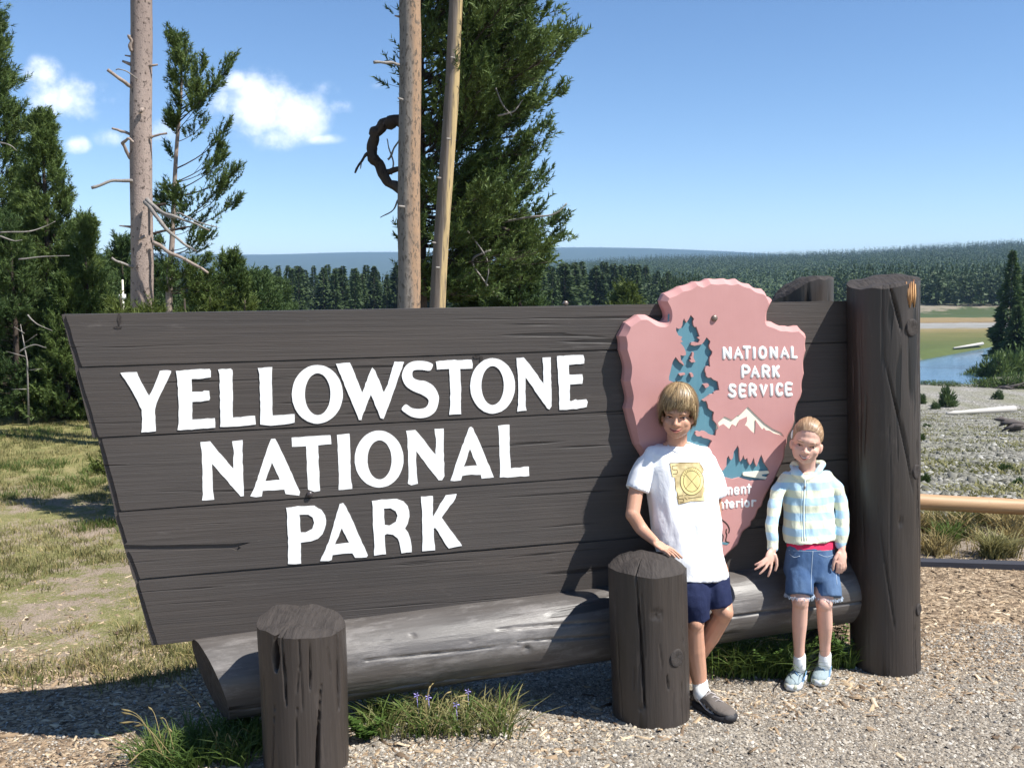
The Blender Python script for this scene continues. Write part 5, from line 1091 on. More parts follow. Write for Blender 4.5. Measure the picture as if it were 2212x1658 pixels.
# ------------------------------------------------------------------ people
def skinmat(name, c, c2):
    m = mat(name, c, .5, .35); n = NB(m); g = n.noise(n.co('Object', (9, 9, 9)), 1, 3)
    n.col(n.mix(n.ramp(g, [(.35, 0), (.7, 1)]), c, c2)); n.b.inputs['Subsurface Weight'].default_value = .08; n.b.inputs['Subsurface Radius'].default_value = (.02, .008, .004); return m
M['skinb'] = skinmat('tanned_skin', (.49, .265, .175), (.56, .30, .205)); M['sking'] = skinmat('fair_skin', (.62, .375, .285), (.69, .41, .325))
def m_cloth(name, c, bumpy=.25):
    m = mat(name, c, .85, .15); n = NB(m); g = n.noise(n.co('Object', (11, 11, 7)), 1, 4, .5, dist=.6); w = n.noise(n.co('Object', (260, 260, 260)), 1, 1)
    n.bump(n.ma('ADD', n.ma('MULTIPLY', g, 1.0), n.ma('MULTIPLY', w, .05)), bumpy, .03); return m
M['tee'] = m_cloth('white_cotton', (.80, .81, .84), .35); M['navy'] = m_cloth('navy_nylon', (.016, .022, .060), .5); M['red'] = m_cloth('pink_red_cotton', (.62, .035, .10)); M['sock'] = m_cloth('white_sock', (.78, .80, .80)); M['yel'] = m_cloth('yellow_lining', (.60, .36, .04))
m = m_cloth('blue_denim', (.05, .10, .20), .4); n = NB(m); g = n.noise(n.co('Object', (90, 90, 30)), 1, 3); g2 = n.noise(n.co('Object', (7, 7, 5)), 1, 3)
n.col(n.mix(n.ramp(g2, [(.4, 0), (.7, 1)]), n.mix(g, (.030, .062, .14), (.065, .12, .23)), (.11, .18, .30))); M['denim'] = m
M['fray'] = mat('frayed_denim_edge', (.40, .48, .58), .9)
def hairmat(name, stops, r=.42):
    m = mat(name, (.3, .2, .1), r, .5); n = NB(m); a = n.n('ShaderNodeAttribute'); a.attribute_name = 'tone'; n.col(n.ramp(a.outputs['Fac'], stops)); return m
M['hairb'] = hairmat('sandy_hair', [(0, (.09, .055, .025)), (.45, (.25, .165, .078)), (.8, (.43, .30, .155)), (1, (.62, .48, .28))])
M['hairg'] = hairmat('red_blond_hair', [(0, (.17, .095, .05)), (.5, (.34, .21, .12)), (1, (.52, .37, .24))])
M['eye'] = mat('eye_dark', (.02, .012, .008), .3); M['eyew'] = mat('eye_white', (.30, .27, .26), .3); M['brow'] = mat('brow_hair', (.20, .11, .05), .8)
M['lip'] = mat('lips', (.56, .20, .17), .45); M['mouth'] = mat('mouth_dark', (.12, .02, .02), .6); M['teeth'] = mat('teeth', (.80, .76, .70), .3)

def remesh(mb, name, m, parent, vox, it=4, disp=None, smooth=True):
    me = bpy.data.meshes.new('t'); me.from_pydata(mb.v, [], mb.f); o = bpy.data.objects.new('t', me); C.objects.link(o)
    md = o.modifiers.new('r', 'REMESH'); md.mode = 'VOXEL'; md.voxel_size = vox; md.use_smooth_shade = True
    if it: ms = o.modifiers.new('s', 'SMOOTH'); ms.iterations = it; ms.factor = .5
    dg = bpy.context.evaluated_depsgraph_get(); ev = o.evaluated_get(dg); m2 = bpy.data.meshes.new_from_object(ev)
    nv = len(m2.vertices); co = np.empty(nv * 3); m2.vertices.foreach_get('co', co); co = co.reshape(-1, 3)
    if disp:
        no = np.empty(nv * 3, dtype=np.float32); m2.vertices.foreach_get('normal', no); no = no.reshape(-1, 3); co = co + no * np.array([disp(Vector(c)) for c in co])[:, None]
    fs = [tuple(p.vertices) for p in m2.polygons]; bpy.data.objects.remove(o); bpy.data.meshes.remove(me); bpy.data.meshes.remove(m2)
    return mesh(name, co, fs, m, parent, smooth)
def bvh_of(objs):
    vs = []; fs = []
    for o in objs:
        b = len(vs); w = wloc(o); vs += [v.co + w for v in o.data.vertices]; fs += [tuple(i + b for i in p.vertices) for p in o.data.polygons]
    return BVHTree.FromPolygons(vs, fs)
def drape_pt(bv, px, py, lift):
    r = ray(px, py).normalized(); h = bv.ray_cast(CAM, r); return (h[0] + h[1].normalized() * lift) if h[0] else None
def drape_line(bv, pts, w, lift, name, m, parent, closed=False):
    q = catmull([(x, y, 0) for x, y in pts], 4, closed) if len(pts) > 2 else [Vector((*pts[0], 0)).lerp(Vector((*pts[1], 0)), t / 8) for t in range(9)]
    if closed: q.append(q[0])
    p = [drape_pt(bv, v.x, v.y, lift) for v in q]; p = [x for x in p if x]
    if len(p) < 2: return None
    b = MB(); b.tube(p, w, 5, flat=.4, up=(0, -1, 0)); return b.build(name, m, parent)
def inside(x, y, poly):
    c = False; n = len(poly)
    for i in range(n):
        x1, y1 = poly[i]; x2, y2 = poly[i - 1]
        if (y1 > y) != (y2 > y) and x < (x2 - x1) * (y - y1) / (y2 - y1) + x1: c = not c
    return c
def drape_poly(bv, poly, step, lift, name, m, parent):
    x0, x1 = min(p[0] for p in poly), max(p[0] for p in poly); y0, y1 = min(p[1] for p in poly), max(p[1] for p in poly)
    nx, ny = int((x1 - x0) / step) + 1, int((y1 - y0) / step) + 1; vid = {}; vs = []; fs = []
    def g(i, j):
        if (i, j) not in vid: 
            p = drape_pt(bv, x0 + i * step, y0 + j * step, lift); vid[(i, j)] = len(vs) if p else None
            if p: vs.append(p)
        return vid[(i, j)]
    for i in range(nx):
        for j in range(ny):
            if inside(x0 + (i + .5) * step, y0 + (j + .5) * step, poly):
                f = [g(i, j), g(i, j + 1), g(i + 1, j + 1), g(i + 1, j)]
                if None not in f: fs.append(tuple(f))
    return mesh(name, vs, fs, m, parent, True)
def limb(mb, pts, rads, seg=14):
    q = catmull(pts, 5) if len(pts) > 2 else [Vector(pts[0]).lerp(Vector(pts[1]), t / 4) for t in range(5)]
    n = len(q); rr = [float(np.interp(i / (n - 1) * (len(rads) - 1), range(len(rads)), rads)) for i in range(n)]
    mb.tube(q, rr, seg); mb.ell(q[0], (rr[0],) * 3); mb.ell(q[-1], (rr[-1],) * 3)
def cuff(mb, pts, rads, sq=1.0):
    q = [Vector(p) for p in pts]; mb.tube(catmull(q, 4), [float(np.interp(i / (4 * (len(q) - 1)), np.linspace(0, 1, len(rads)), rads)) for i in range(4 * (len(q) - 1) + 1)], 20)
def hand(mb, wrist, palm, knuck, tips, thumb, pr, fr, pn):
    """palm flat ellipsoid, four fingers and a thumb, each finger bent at two joints"""
    wrist, palm = Vector(wrist), Vector(palm); kc = sum((Vector(k) for k in knuck), Vector()) / 4
    ax = (kc - wrist).normalized(); sd = (Vector(knuck[3]) - Vector(knuck[0])); wdt = sd.length / 2 + fr; sd = (sd - ax * sd.dot(ax)).normalized(); nr = ax.cross(sd)
    rot = Matrix((sd, ax, nr)).transposed(); L = (kc - wrist).length
    mb.ell(wrist.lerp(kc, .55), (wdt, L * .62, pr), rot); mb.tube([wrist, wrist.lerp(kc, .6)], [pr * 1.15, pr * .95], 10)
    for i, (k, t) in enumerate(zip(knuck, tips)):
        k, t = Vector(k), Vector(t); m1 = k.lerp(t, .45) + Vector(pn) * .006; m2 = k.lerp(t, .76) + Vector(pn) * .004
        b0 = k.lerp(wrist, .25); q = [b0, k, m1, m2, t]; mb.tube(q, [fr * 1.05, fr * 1.05, fr * .98, fr * .88, fr * .72], 8); mb.ell(t, (fr * .72,) * 3, seg=8, rings=6); mb.ell(k, (fr * 1.08,) * 3, seg=8, rings=6)
    th = [Vector(p) for p in thumb]; mb.tube(th, [fr * 1.3, fr * 1.25, fr * 1.05, fr * .85][:len(th)], 8); mb.ell(th[-1], (fr * .85,) * 3, seg=8, rings=6)
def head(mb, c, rt, fw, up, D, parent, girl=False):
    """D: eye, nose, mouth, chin, top heights about c, half width"""
    rot = Matrix((rt, fw, up)).transposed(); L = lambda x, y, z: c + rot @ Vector((x, y, z)); hw = D['hw']; E = lambda p, r: mb.ell(L(*p), r, rot, 18, 12)
    zt_, ze, zn, zm, zc = D['top'], D['eye'], D['nose'], D['mouth'], D['chin']
    E((0, -.018, zt_ - .088), (hw, .090, .086)); E((0, .010, (ze + zc) / 2 + .012), (hw * .91, .066, (ze - zc) * .64)); E((0, .012, ze + .022), (hw * .88, .068, .04))
    E((0, .045, zc + .017), (.020, .021, .017)); E((0, .022, zc + .026), (hw * .60, .045, .026)); 
    for s in (-1, 1):
        E((s * .034, .043, zn + .002), (.023, .021, .022)); E((s * .036, .018, zm + .004), (.018, .036, .030)); E((s * .024, .067, ze + .017), (.021, .009, .006)); E((s * .011, .076, zn - .001), (.0085, .010, .0075))
        E((s * (hw - .001), -.012, ze - .020), (.007, .013, .024)); E((s * (hw + .004), -.017, ze - .015), (.006, .011, .020))
    mb.tube([L(0, .066, ze + .006), L(0, .079 - .004 * girl, ze - .010), L(0, .091 - .005 * girl, zn + .003), L(0, .086 - .004 * girl, zn - .006)], [.0075, .0085 - .0015 * girl, .0125 - .003 * girl, .009 - .002 * girl], 10); E((0, .088 - .004 * girl, zn + .001), (.0125 - .0025 * girl, .012, .0095 - .002 * girl))
    E((0, .064, zm), (.028, .015, .016)); E((0, .066, zm - .017), (.016, .010, .007))
    return L, rot
def facebits(L, rot, D, parent, girl, bv):
    ze, zm = D['eye'], D['mouth']; c = L(0, 0, 0); fwd = (L(0, 1, 0) - c)
    def hit(x, z, lift=0.0):
        o = L(x, .3, z); h = bv.ray_cast(o, -fwd); p = h[0] if h[0] else L(x, .07, z); return p + fwd * lift
    for s in (-1, 1):
        x = s * .0305; b = MB(); b.ell(hit(x, ze, -.003), (.0125, .006, .0042), rot, 12, 8); ey_ = b.build('eye', M['eyew'], parent)
        b = MB(); b.ell(hit(x - .001, ze, .0), (.0065, .004, .0046), rot, 10, 8); b.build('iris', M['eye'], ey_)
        b = MB(); b.tube([hit(x + q * .0145, ze + .0042 - abs(q) ** 2 * .0045, .0015) for q in (-1, -.6, -.2, .2, .6, 1)], [.0008, .0018, .0022, .0022, .0018, .0008], 6); b.build('eyelid', M['brow'] if girl else M['eye'], ey_)
        b = MB(); b.tube([hit(x + q * .0145, ze - .0050 + abs(q) ** 2 * .004, .0008) for q in (-1, -.5, 0, .5, 1)], [.0006, .0010, .0012, .0010, .0006], 6); b.build('eyelid', M['lip'], ey_)
        b = MB(); b.tube([hit(x + s * q * .017, ze + (.0175 if not girl else .020) + (.0025 - abs(q - .1) * .004), .0005) for q in (-1, -.5, 0, .5, 1)], [.0012, .0026, .0028, .0022, .0008], 6, flat=.7); b.build('eyebrow', M['brow'], parent)
    wm_ = .029 if not girl else .025
    up_ = [(q, zm + .0015 + .0085 * abs(q) ** 1.8) for q in np.linspace(-1, 1, 9)]; lo_ = [(q, zm - (.0035 if not girl else .0085) + (.0115 if not girl else .0165) * abs(q) ** 1.8) for q in np.linspace(-1, 1, 9)]
    if girl:
        b = MB(); vs = [hit(q * wm_, z, .0010) for q, z in up_] + [hit(q * wm_, z, .0010) for q, z in reversed(lo_)]; b.add(vs, [tuple(reversed(range(len(vs))))]); b.build('mouth', M['mouth'], parent)
        b = MB(); vs = [hit(q * wm_ * .78, z - .0006, .0018) for q, z in up_] + [hit(q * wm_ * .78, z - .0042 + .002 * abs(q), .0018) for q, z in reversed(up_)]; b.add(vs, [tuple(reversed(range(len(vs))))]); b.build('teeth', M['teeth'], parent)
    else:
        b = MB(); b.tube([hit(q * wm_, z - .0015, .0006) for q, z in up_], [.0006, .0013, .0015, .0016, .0016, .0016, .0015, .0013, .0006], 6); b.build('mouth', M['mouth'], parent)
    b = MB(); b.tube([hit(q * wm_ * .9, z + .0014, .0004) for q, z in up_], [.0006, .0013, .002, .0024, .0020, .0024, .002, .0013, .0006], 6, flat=.6); b.build('lip', M['lip'], parent)
    b = MB(); b.tube([hit(q * wm_ * .8, z - .0018, .0008) for q, z in lo_], [.0006, .0015, .0028, .0036, .0038, .0036, .0028, .0015, .0006], 6, flat=.6); b.build('lip', M['lip'], parent)
def ribbons(name, paths, wid, tones, m, parent, nrm):
    vs = []; fs = []; tn = []
    for p, w, t in zip(paths, wid, tones):
        n = len(p)
        for i in range(n):
            tg = (p[min(i + 1, n - 1)] - p[max(i - 1, 0)]).normalized(); nn = nrm(p[i]); sd = tg.cross(nn).normalized(); ww = w * (1 if i < n - 3 else (n - 1 - i) / 3 + .08)
            vs += [p[i] - sd * ww, p[i] + nn * ww * .35, p[i] + sd * ww]; tn += [t * .75, t, t * .8]
        b = len(vs) - 3 * n
        for i in range(n - 1): a = b + 3 * i; fs += [(a, a + 3, a + 4, a + 1), (a + 1, a + 4, a + 5, a + 2)]
    o = mesh(name, vs, fs, m, parent, True); at = o.data.attributes.new('tone', 'FLOAT', 'POINT'); at.data.foreach_set('value', np.array(tn, dtype=np.float32)); return o
def shoe(parent, heel, toe, w, h, mu, msole, mtoe=None, macc=None, tag_='shoe'):
    heel, toe = Vector(heel), Vector(toe); ax = (toe - heel); L = ax.length; ax.normalize(); sd = Vector((ax.y, -ax.x, 0)).normalized(); rings = []; rs_ = []
    for i in range(17):
        t = i / 16; ww = w * (np.interp(t, [0, .04, .15, .4, .68, .85, .95, 1], [.45, .68, .80, .78, 1.0, .92, .62, .15])); hh = h * np.interp(t, [0, .05, .2, .34, .48, .68, .85, .95, 1], [.55, .85, 1.0, .96, .80, .58, .46, .36, .12]); z0 = .016 + (.010 * max(0, t - .8) / .2)
        c = heel + ax * (L * t); top = 1.0 if t > .4 else .62
        r = []
        for k in range(16):
            a = 2 * math.pi * k / 16; ca, sa = math.cos(a), math.sin(a); zz = z0 + (hh * (.5 + .5 * sa) ** .8); sh = ww * ca * (1 - (1 - top) * max(0, sa)) * (1 if sa < .3 else 1 - .25 * (sa - .3))
            r.append(c + sd * sh + Vector((0, 0, zz)))
        rings.append(r); rs_.append((c, ww * 1.08, z0))
    b = MB(); b.loft(rings); up = b.build('shoe', mu, parent); parent = up
    b = MB(); R2 = []
    for i, (c, ww, z0) in enumerate(rs_):
        t = i / 16; cc = c + ax * (-.006 if i == 0 else .006 if i == 16 else 0); ww = max(ww, w * .3); R2.append([cc + sd * ww + Vector((0, 0, z0 - .016)), cc + sd * (ww * 1.02) + Vector((0, 0, z0 + .010)), cc - sd * (ww * 1.02) + Vector((0, 0, z0 + .010)), cc - sd * ww + Vector((0, 0, z0 - .016))])
    b.loft(R2); b.build('sole', msole, parent)
    if mtoe:
        b = MB(); b.ell(heel + ax * L * .93 + Vector((0, 0, .024)), (w * .86, L * .09, h * .24), Matrix((sd, ax, Vector((0, 0, 1)))).transposed()); b.build('toe_cap', mtoe, parent)
    if macc:
        for t in (.40, .50, .60):
            c = heel + ax * L * t; hh = h * np.interp(t, [.34, .48, .68], [.96, .80, .58]); ww = w * .8
            b = MB(); b.tube([c - sd * ww + Vector((0, 0, hh * .45)), c - sd * ww * .5 + Vector((0, 0, hh + .010)) + ax * .01, c + Vector((0, 0, hh + .020)), c + sd * ww * .5 + Vector((0, 0, hh + .010)) - ax * .01, c + sd * ww + Vector((0, 0, hh * .45))], .0045, 6, flat=.6); b.build('lace', macc, parent)
        b = MB(); hh = h
        for s in (-1, 1): b.tube([heel + ax * L * .2 + sd * s * w * .8 + Vector((0, 0, h * .7)), heel + ax * L * .45 + sd * s * w * .86 + Vector((0, 0, h * .38)), heel + ax * L * .75 + sd * s * w * .95 + Vector((0, 0, h * .25))], .006, 6, flat=.5)
        b.build('side_panel', macc, parent)
    return up
def erings(rows, cs=28, pw=2.3):
    """rows: (pyL, pyR, pxL, pxR, off, half depth) -> superellipse rings facing the viewer"""
    out = []
    for (yl, yr, xl, xr, off, hd) in rows:
        a, b_ = SP(xl, yl, off), SP(xr, yr, off); c = (a + b_) / 2; u = (b_ - a) / 2; r = []
        for k in range(cs):
            th = 2 * math.pi * k / cs; co, si = math.cos(th), math.sin(th); e = 2 / pw
            r.append(c + u * (abs(co) ** e * (1 if co > 0 else -1)) + NV * hd * (abs(si) ** e * (1 if si > 0 else -1)))
        out.append(r)
    return out
J = SP
# ---- boy
boy = empty('person', G(1525, 1530), 'boy in white T-shirt and navy shorts leaning with one hand on the short log post', 'person')
bm_ = MB(); c = J(1464, 886, .185); fw = Vector((-.24, -.95, -.10)).normalized(); rt = fw.cross(Vector((.03, 0, 1))).normalized(); up = rt.cross(fw)
DB = dict(eye=-.020, nose=-.050, mouth=-.079, chin=-.121, top=.122, hw=.070)
Lb, rotb = head(bm_, c, rt, fw, up, DB, boy)
limb(bm_, [J(1464, 905, .15), J(1462, 950, .13), J(1462, 975, .12)], [.048, .047, .06])
bm_.loft(erings([(955, 955, 1436, 1490, .12, .04), (975, 975, 1425, 1508, .12, .05), (1005, 1005, 1408, 1524, .13, .070), (1100, 1095, 1418, 1540, .15, .075), (1200, 1195, 1442, 1550, .18, .08), (1262, 1258, 1466, 1566, .20, .085)]))
limb(bm_, [J(1402, 1000, .14), J(1378, 1045, .155), J(1366, 1112, .21)], [.034, .035, .032]); limb(bm_, [J(1366, 1110, .21), PD(1386, 1142, 4.44), PD(1415, 1169, 4.37)], [.032, .030, .020])
limb(bm_, [J(1526, 1000, .14), J(1542, 1050, .12), J(1544, 1125, .10)], [.034, .035, .031]); limb(bm_, [J(1544, 1125, .10), J(1535, 1165, .12), J(1520, 1200, .16)], [.031, .027, .021])
hand(bm_, PD(1413, 1168, 4.375), PD(1430, 1178, 4.36), [PD(1441, 1181, 4.37), PD(1438, 1184, 4.352), PD(1434, 1187, 4.335), PD(1429, 1188, 4.32)], [PD(1473, 1204, 4.34), PD(1467, 1205, 4.315), PD(1458, 1203, 4.295), PD(1447, 1199, 4.285)], [PD(1418, 1174, 4.39), PD(1430, 1177, 4.40), PD(1446, 1182, 4.41), PD(1458, 1189, 4.405)], .013, .0078, (0, 0, 1))
limb(bm_, [J(1505, 1235, .20), J(1500, 1300, .27), PD(1499, 1352, 4.44)], [.082, .062, .046]); limb(bm_, [PD(1499, 1350, 4.44), PD(1500, 1400, 4.47), PD(1508, 1450, 4.49), PD(1513, 1490, 4.50)], [.044, .050, .040, .031])
bm_.ell(PD(1502, 1346, 4.41), (.034, .030, .036)); bm_.ell(PD(1566, 1322, 4.46), (.034, .034, .036))
limb(bm_, [J(1536, 1235, .20), J(1550, 1285, .25), PD(1563, 1322, 4.48)], [.082, .063, .046]); limb(bm_, [PD(1562, 1324, 4.49), PD(1532, 1372, 4.56), PD(1500, 1425, 4.62), PD(1474, 1480, 4.64)], [.045, .050, .040, .031])
for a, b_ in ((PD(1513, 1490, 4.50), G(1540, 1545)), (PD(1474, 1480, 4.64), PD(1455, 1530, 4.6))): limb(bm_, [a, a.lerp(Vector((b_.x, b_.y, .04)), .9)], [.031, .026])
body = remesh(bm_, 'body', M['skinb'], boy, .0043, 2); bvb = bvh_of([body]); facebits(Lb, rotb, DB, boy, False, bvb)
# shirt
def folds(k, amp, an=(1, 1, .45)): return lambda p: amp * (mnoise.noise(Vector((p.x * k * an[0], p.y * k * an[1], p.z * k * an[2]))) + .5 * mnoise.noise(Vector((p.x * k * 2.3, p.y * k * 2.3, p.z * k * .9 + 4))))
s = MB(); s.loft(erings([(958, 956, 1438, 1492, .12, .050), (966, 964, 1412, 1514, .12, .066), (980, 978, 1394, 1533, .125, .078), (1005, 1003, 1391, 1541, .13, .088), (1070, 1068, 1400, 1545, .14, .096), (1150, 1146, 1412, 1553, .16, .102), (1205, 1198, 1424, 1561, .19, .108), (1250, 1237, 1436, 1568, .21, .112)]))
s.ell(J(1410, 986, .125), (.05, .05, .048)); s.ell(J(1518, 985, .13), (.05, .05, .048)); cuff(s, [J(1413, 978, .125), J(1398, 1000, .13), J(1386, 1025, .14), J(1375, 1058, .155)], [.036, .053, .056, .056]); cuff(s, [J(1513, 978, .13), J(1528, 1000, .13), J(1540, 1028, .13), J(1549, 1068, .125)], [.036, .052, .052, .048])
# open the collar by cutting a shallow dish out: keep the neck standing proud of it
shirt = remesh(s, 'shirt', M['tee'], boy, .006, 3, folds(12, .011, (1.2, 1, .35))); 
b = MB(); pts = [(1439, 950), (1443, 962), (1453, 972), (1464, 976), (1478, 971), (1487, 961), (1492, 949)]
bvs = bvh_of([shirt, body]); pp = [drape_pt(bvs, x, y, .001) for x, y in pts]; pp = [p for p in pp if p]; b.tube(catmull(pp, 4), .0048, 6); b.build('collar', M['tee'], shirt)
drape_poly(bvh_of([shirt]), [(1441, 951), (1448, 962), (1456, 969), (1464, 972), (1475, 968), (1483, 960), (1489, 951), (1480, 944), (1450, 944)], 1.6, .0014, 'neckline_skin', M['skinb'], boy) if False else None
# printed panel
Z6 = lambda x, y: ((1450 + x / 2.909) * .96007, (690 + y / 2.909) * .96007); bv = bvh_of([shirt])
m = mat('tan_shirt_print', (.62, .50, .25), .85, .1); n = NB(m); g = n.noise(n.co('Object', (22, 22, 22)), 1, 5); n.col(n.mix(n.ramp(g, [(.4, 0), (.62, 1)]), (.46, .36, .19), (.74, .62, .34))); M['print'] = m
M['print2'] = mat('yellow_print_disc', (.80, .66, .30), .85, .1); M['ink'] = mat('brown_print_ink', (.20, .14, .06), .85, .1)
drape_poly(bv, [Z6(*p) for p in [(165,1022),(250,1016),(357,1018),(375,1040),(386,1066),(380,1090),(372,1082),(382,1140),(392,1200),(386,1225),(395,1268),(300,1272),(260,1284),(222,1291),(210,1245),(214,1212),(204,1200),(198,1118),(181,1112)]], 1.2, .0012, 'shirt_print', M['print'], shirt)
drape_poly(bv, [Z6(309 + 74 * math.cos(a * math.pi / 16), 1140 + 90 * math.sin(a * math.pi / 16)) for a in range(32)], 1.2, .0020, 'print_disc', M['print2'], shirt)
for rx, ry in ((74, 90), (55, 68)): drape_line(bv, [Z6(309 + rx * math.cos(a * math.pi / 8), 1140 + ry * math.sin(a * math.pi / 8)) for a in range(16)], .0011, .0026, 'print_line', M['ink'], shirt, True)
for a in ([(270,1095),(350,1190)], [(350,1090),(268,1190)], [(182,1040),(216,1036)], [(182,1040),(184,1062),(212,1064)], [(212,1064),(214,1088),(186,1092)], [(222,1235),(252,1232)], [(224,1235),(226,1255),(254,1254)], [(254,1254),(256,1274),(230,1278)], [(285,1252),(375,1240)], [(165,1022),(181,1112)], [(198,1118),(204,1200)], [(214,1212),(222,1291)], [(222,1291),(300,1272)], [(300,1272),(395,1268)], [(357,1018),(386,1066)], [(380,1090),(394,1215)], [(165,1022),(357,1018)], [(262,1232),(280,1230)], [(262,1244),(280,1262)]):
    drape_line(bv, [Z6(*p) for p in a], .0010, .0024, 'print_line', M['ink'], shirt)
for k in range(12):
    a = math.pi * (1.15 + .7 * k / 11); drape_line(bv, [Z6(309 + 58 * math.cos(a), 1140 + 72 * math.sin(a)), Z6(309 + 70 * math.cos(a + .05), 1140 + 86 * math.sin(a + .05))], .0009, .0026, 'print_line', M['ink'], shirt)
# shorts
s = MB(); s.loft(erings([(1222, 1220, 1446, 1558, .20, .095), (1245, 1240, 1452, 1566, .205, .098), (1265, 1262, 1462, 1570, .21, .096)]))
cuff(s, [J(1500, 1245, .21), J(1496, 1290, .27), PD(1497, 1334, 4.46)], [.088, .080, .074]); cuff(s, [J(1534, 1245, .21), J(1542, 1275, .25), PD(1548, 1306, 4.50)], [.090, .082, .076])
remesh(s, 'shorts', M['navy'], boy, .0055, 2, folds(16, .006))
b = MB(); q = PD(1521, 1303, 4.55); b.ell(q, (.016, .02, .032)); b.build('shorts_lining', M['yel'], boy)
# socks and shoes
b = MB(); a = PD(1513, 1470, 4.495); h_ = G(1516, 1530); limb(b, [PD(1512, 1473, 4.495), PD(1515, 1505, 4.50), Vector((h_.x, h_.y, .07))], [.037, .038, .040]); b.build('sock', M['sock'], boy)
b = MB(); b.tube([PD(1506, 1492, 4.45), PD(1513, 1497, 4.445), PD(1523, 1491, 4.45)], [.0015, .003, .0015], 6); b.build('sock_mark', M['navy'], boy)
M['suede'] = m_cloth('grey_suede', (.13, .112, .10), .4); M['darkr'] = mat('dark_rubber', (.028, .027, .030), .6); M['strap'] = mat('light_grey_strap', (.38, .34, .32), .8)
g0, g1 = G(1503, 1522), G(1584, 1562); shoe(boy, (g0.x, g0.y, 0.0), (g1.x, g1.y, 0.0), .047, .082, M['suede'], M['darkr'], M['darkr'], M['strap'])
g0, g1 = PD(1470, 1545, 4.72), PD(1436, 1545, 4.5); b = MB(); shoe(boy, (g0.x, g0.y, 0), (g1.x, g1.y, 0), .045, .08, M['suede'], M['darkr'], M['darkr'], M['strap'])
b = MB(); limb(b, [PD(1476, 1472, 4.64), Vector((g0.x, g0.y - .05, .07))], [.037, .04]); b.build('sock', M['sock'], boy)
# hair
def boy_hair():
    rs = random.Random(4); ex, ey, ez = .080, .094, .0; cz = .028; top = .127; paths = []; wd = []; tn = []
    def pt(ph, z, off=0):   # on the cap at azimuth ph (0 = front), height z
        t = (z - cz) / (top - cz); rr = math.sqrt(max(0, 1 - t * t)) if t > 0 else 1 - .10 * min(1, (-t) ** 1.6 * .6)
        fr = max(0, math.cos(ph)); x = math.sin(ph) * (ex + off) * rr; y = math.cos(ph) * (ey + off) * rr * (1 - .05 * (1 if t < 0 else 0)) - .012
        return Lb(x, y - .006 * fr * (t < .3), z + off * max(0, t))
    def zend(ph):
        a = abs((ph + math.pi) % (2 * math.pi) - math.pi); return np.interp(a, [0, .5, .95, 1.22, 1.5, 2.2, 3.2], [.025, .021, .011, -.036, -.052, -.090, -.11])
    for k in range(1900):
        ph = rs.uniform(0, 2 * math.pi); ze = zend(ph) + rs.gauss(0, .006) - (rs.uniform(0, .022) if rs.random() < .22 else 0) + .007 * math.sin(ph * 9 + 1); off = rs.uniform(0, .010) if k > 130 else rs.uniform(.010, .019); sw = rs.gauss(0, .22) + .22; n = 9; p = []; z0 = top - rs.uniform(0, .012) if rs.random() < .6 else top - rs.uniform(.01, .06); wv_ = rs.uniform(0, 6)
        for i in range(n):
            f = i / (n - 1); z = z0 + (ze - z0) * (f ** 1.25); p.append(pt(ph - sw * (1 - f) + .03 * math.sin(f * 5 + wv_), z, off * (.4 + f * .9)))
        paths.append(p); wd.append(rs.uniform(.0016, .0040) if k > 130 else .0009); tn.append(min(1, max(0, rs.gauss(.55, .30))))
    cen = Lb(0, 0, cz); ribbons('hair', paths, wd, tn, M['hairb'], boy, lambda q: (q - cen).normalized())
    vs = []; fs = []; NA = 40; NZ = 12
    for i in range(NZ + 1):
        for k in range(NA):
            ph = 2 * math.pi * k / NA; ze = zend(ph) + .008; vs.append(pt(ph, (top - .001) + (ze - top) * (i / NZ) ** 1.3, -.002))
    for i in range(NZ):
        for k in range(NA): k2 = (k + 1) % NA; fs.append((i * NA + k, (i + 1) * NA + k, (i + 1) * NA + k2, i * NA + k2))
    o = mesh('hair', vs, fs, M['hairb'], boy, True); at = o.data.attributes.new('tone', 'FLOAT', 'POINT'); at.data.foreach_set('value', np.full(len(vs), .3, dtype=np.float32))
boy_hair()

# ---- girl
girl = empty('person', G(1742, 1475), 'smiling girl in striped blue and yellow hooded jacket and denim shorts beside the tall post', 'person')
gb = MB(); c = J(1743, 953, .185); fw = Vector((-.30, -.94, -.06)).normalized(); rt = fw.cross(Vector((.14, 0, 1))).normalized(); up = rt.cross(fw)
DG = dict(eye=-.010, nose=-.037, mouth=-.063, chin=-.101, top=.112, hw=.068); Lg, rotg = head(gb, c, rt, fw, up, DG, girl, True)
limb(gb, [J(1746, 975, .15), J(1743, 1005, .13), J(1742, 1022, .12)], [.040, .039, .05])
gb.loft(erings([(1018, 1018, 1712, 1775, .13, .045), (1046, 1046, 1704, 1780, .13, .045), (1110, 1108, 1710, 1784, .15, .055), (1180, 1178, 1706, 1792, .17, .07), (1235, 1235, 1702, 1802, .19, .075)]))
limb(gb, [J(1702, 1040, .13), J(1681, 1062, .15), J(1671, 1110, .20), J(1668, 1150, .24), J(1670, 1184, .27)], [.022, .022, .021, .020, .019]); limb(gb, [J(1784, 1038, .13), J(1806, 1058, .15), J(1819, 1098, .18), J(1820, 1140, .225), J(1818, 1182, .258)], [.022, .022, .021, .020, .019])
hand(gb, J(1670, 1186, .28), J(1663, 1203, .29), [J(1654, 1206, .300), J(1656, 1211, .305), J(1661, 1214, .305), J(1667, 1214, .30)], [J(1631, 1219, .29), J(1631, 1229, .30), J(1641, 1239, .31), J(1659, 1244, .31)], [J(1673, 1196, .295), J(1677, 1208, .30), J(1678, 1220, .305), J(1675, 1231, .305)], .012, .0072, tuple(NV))
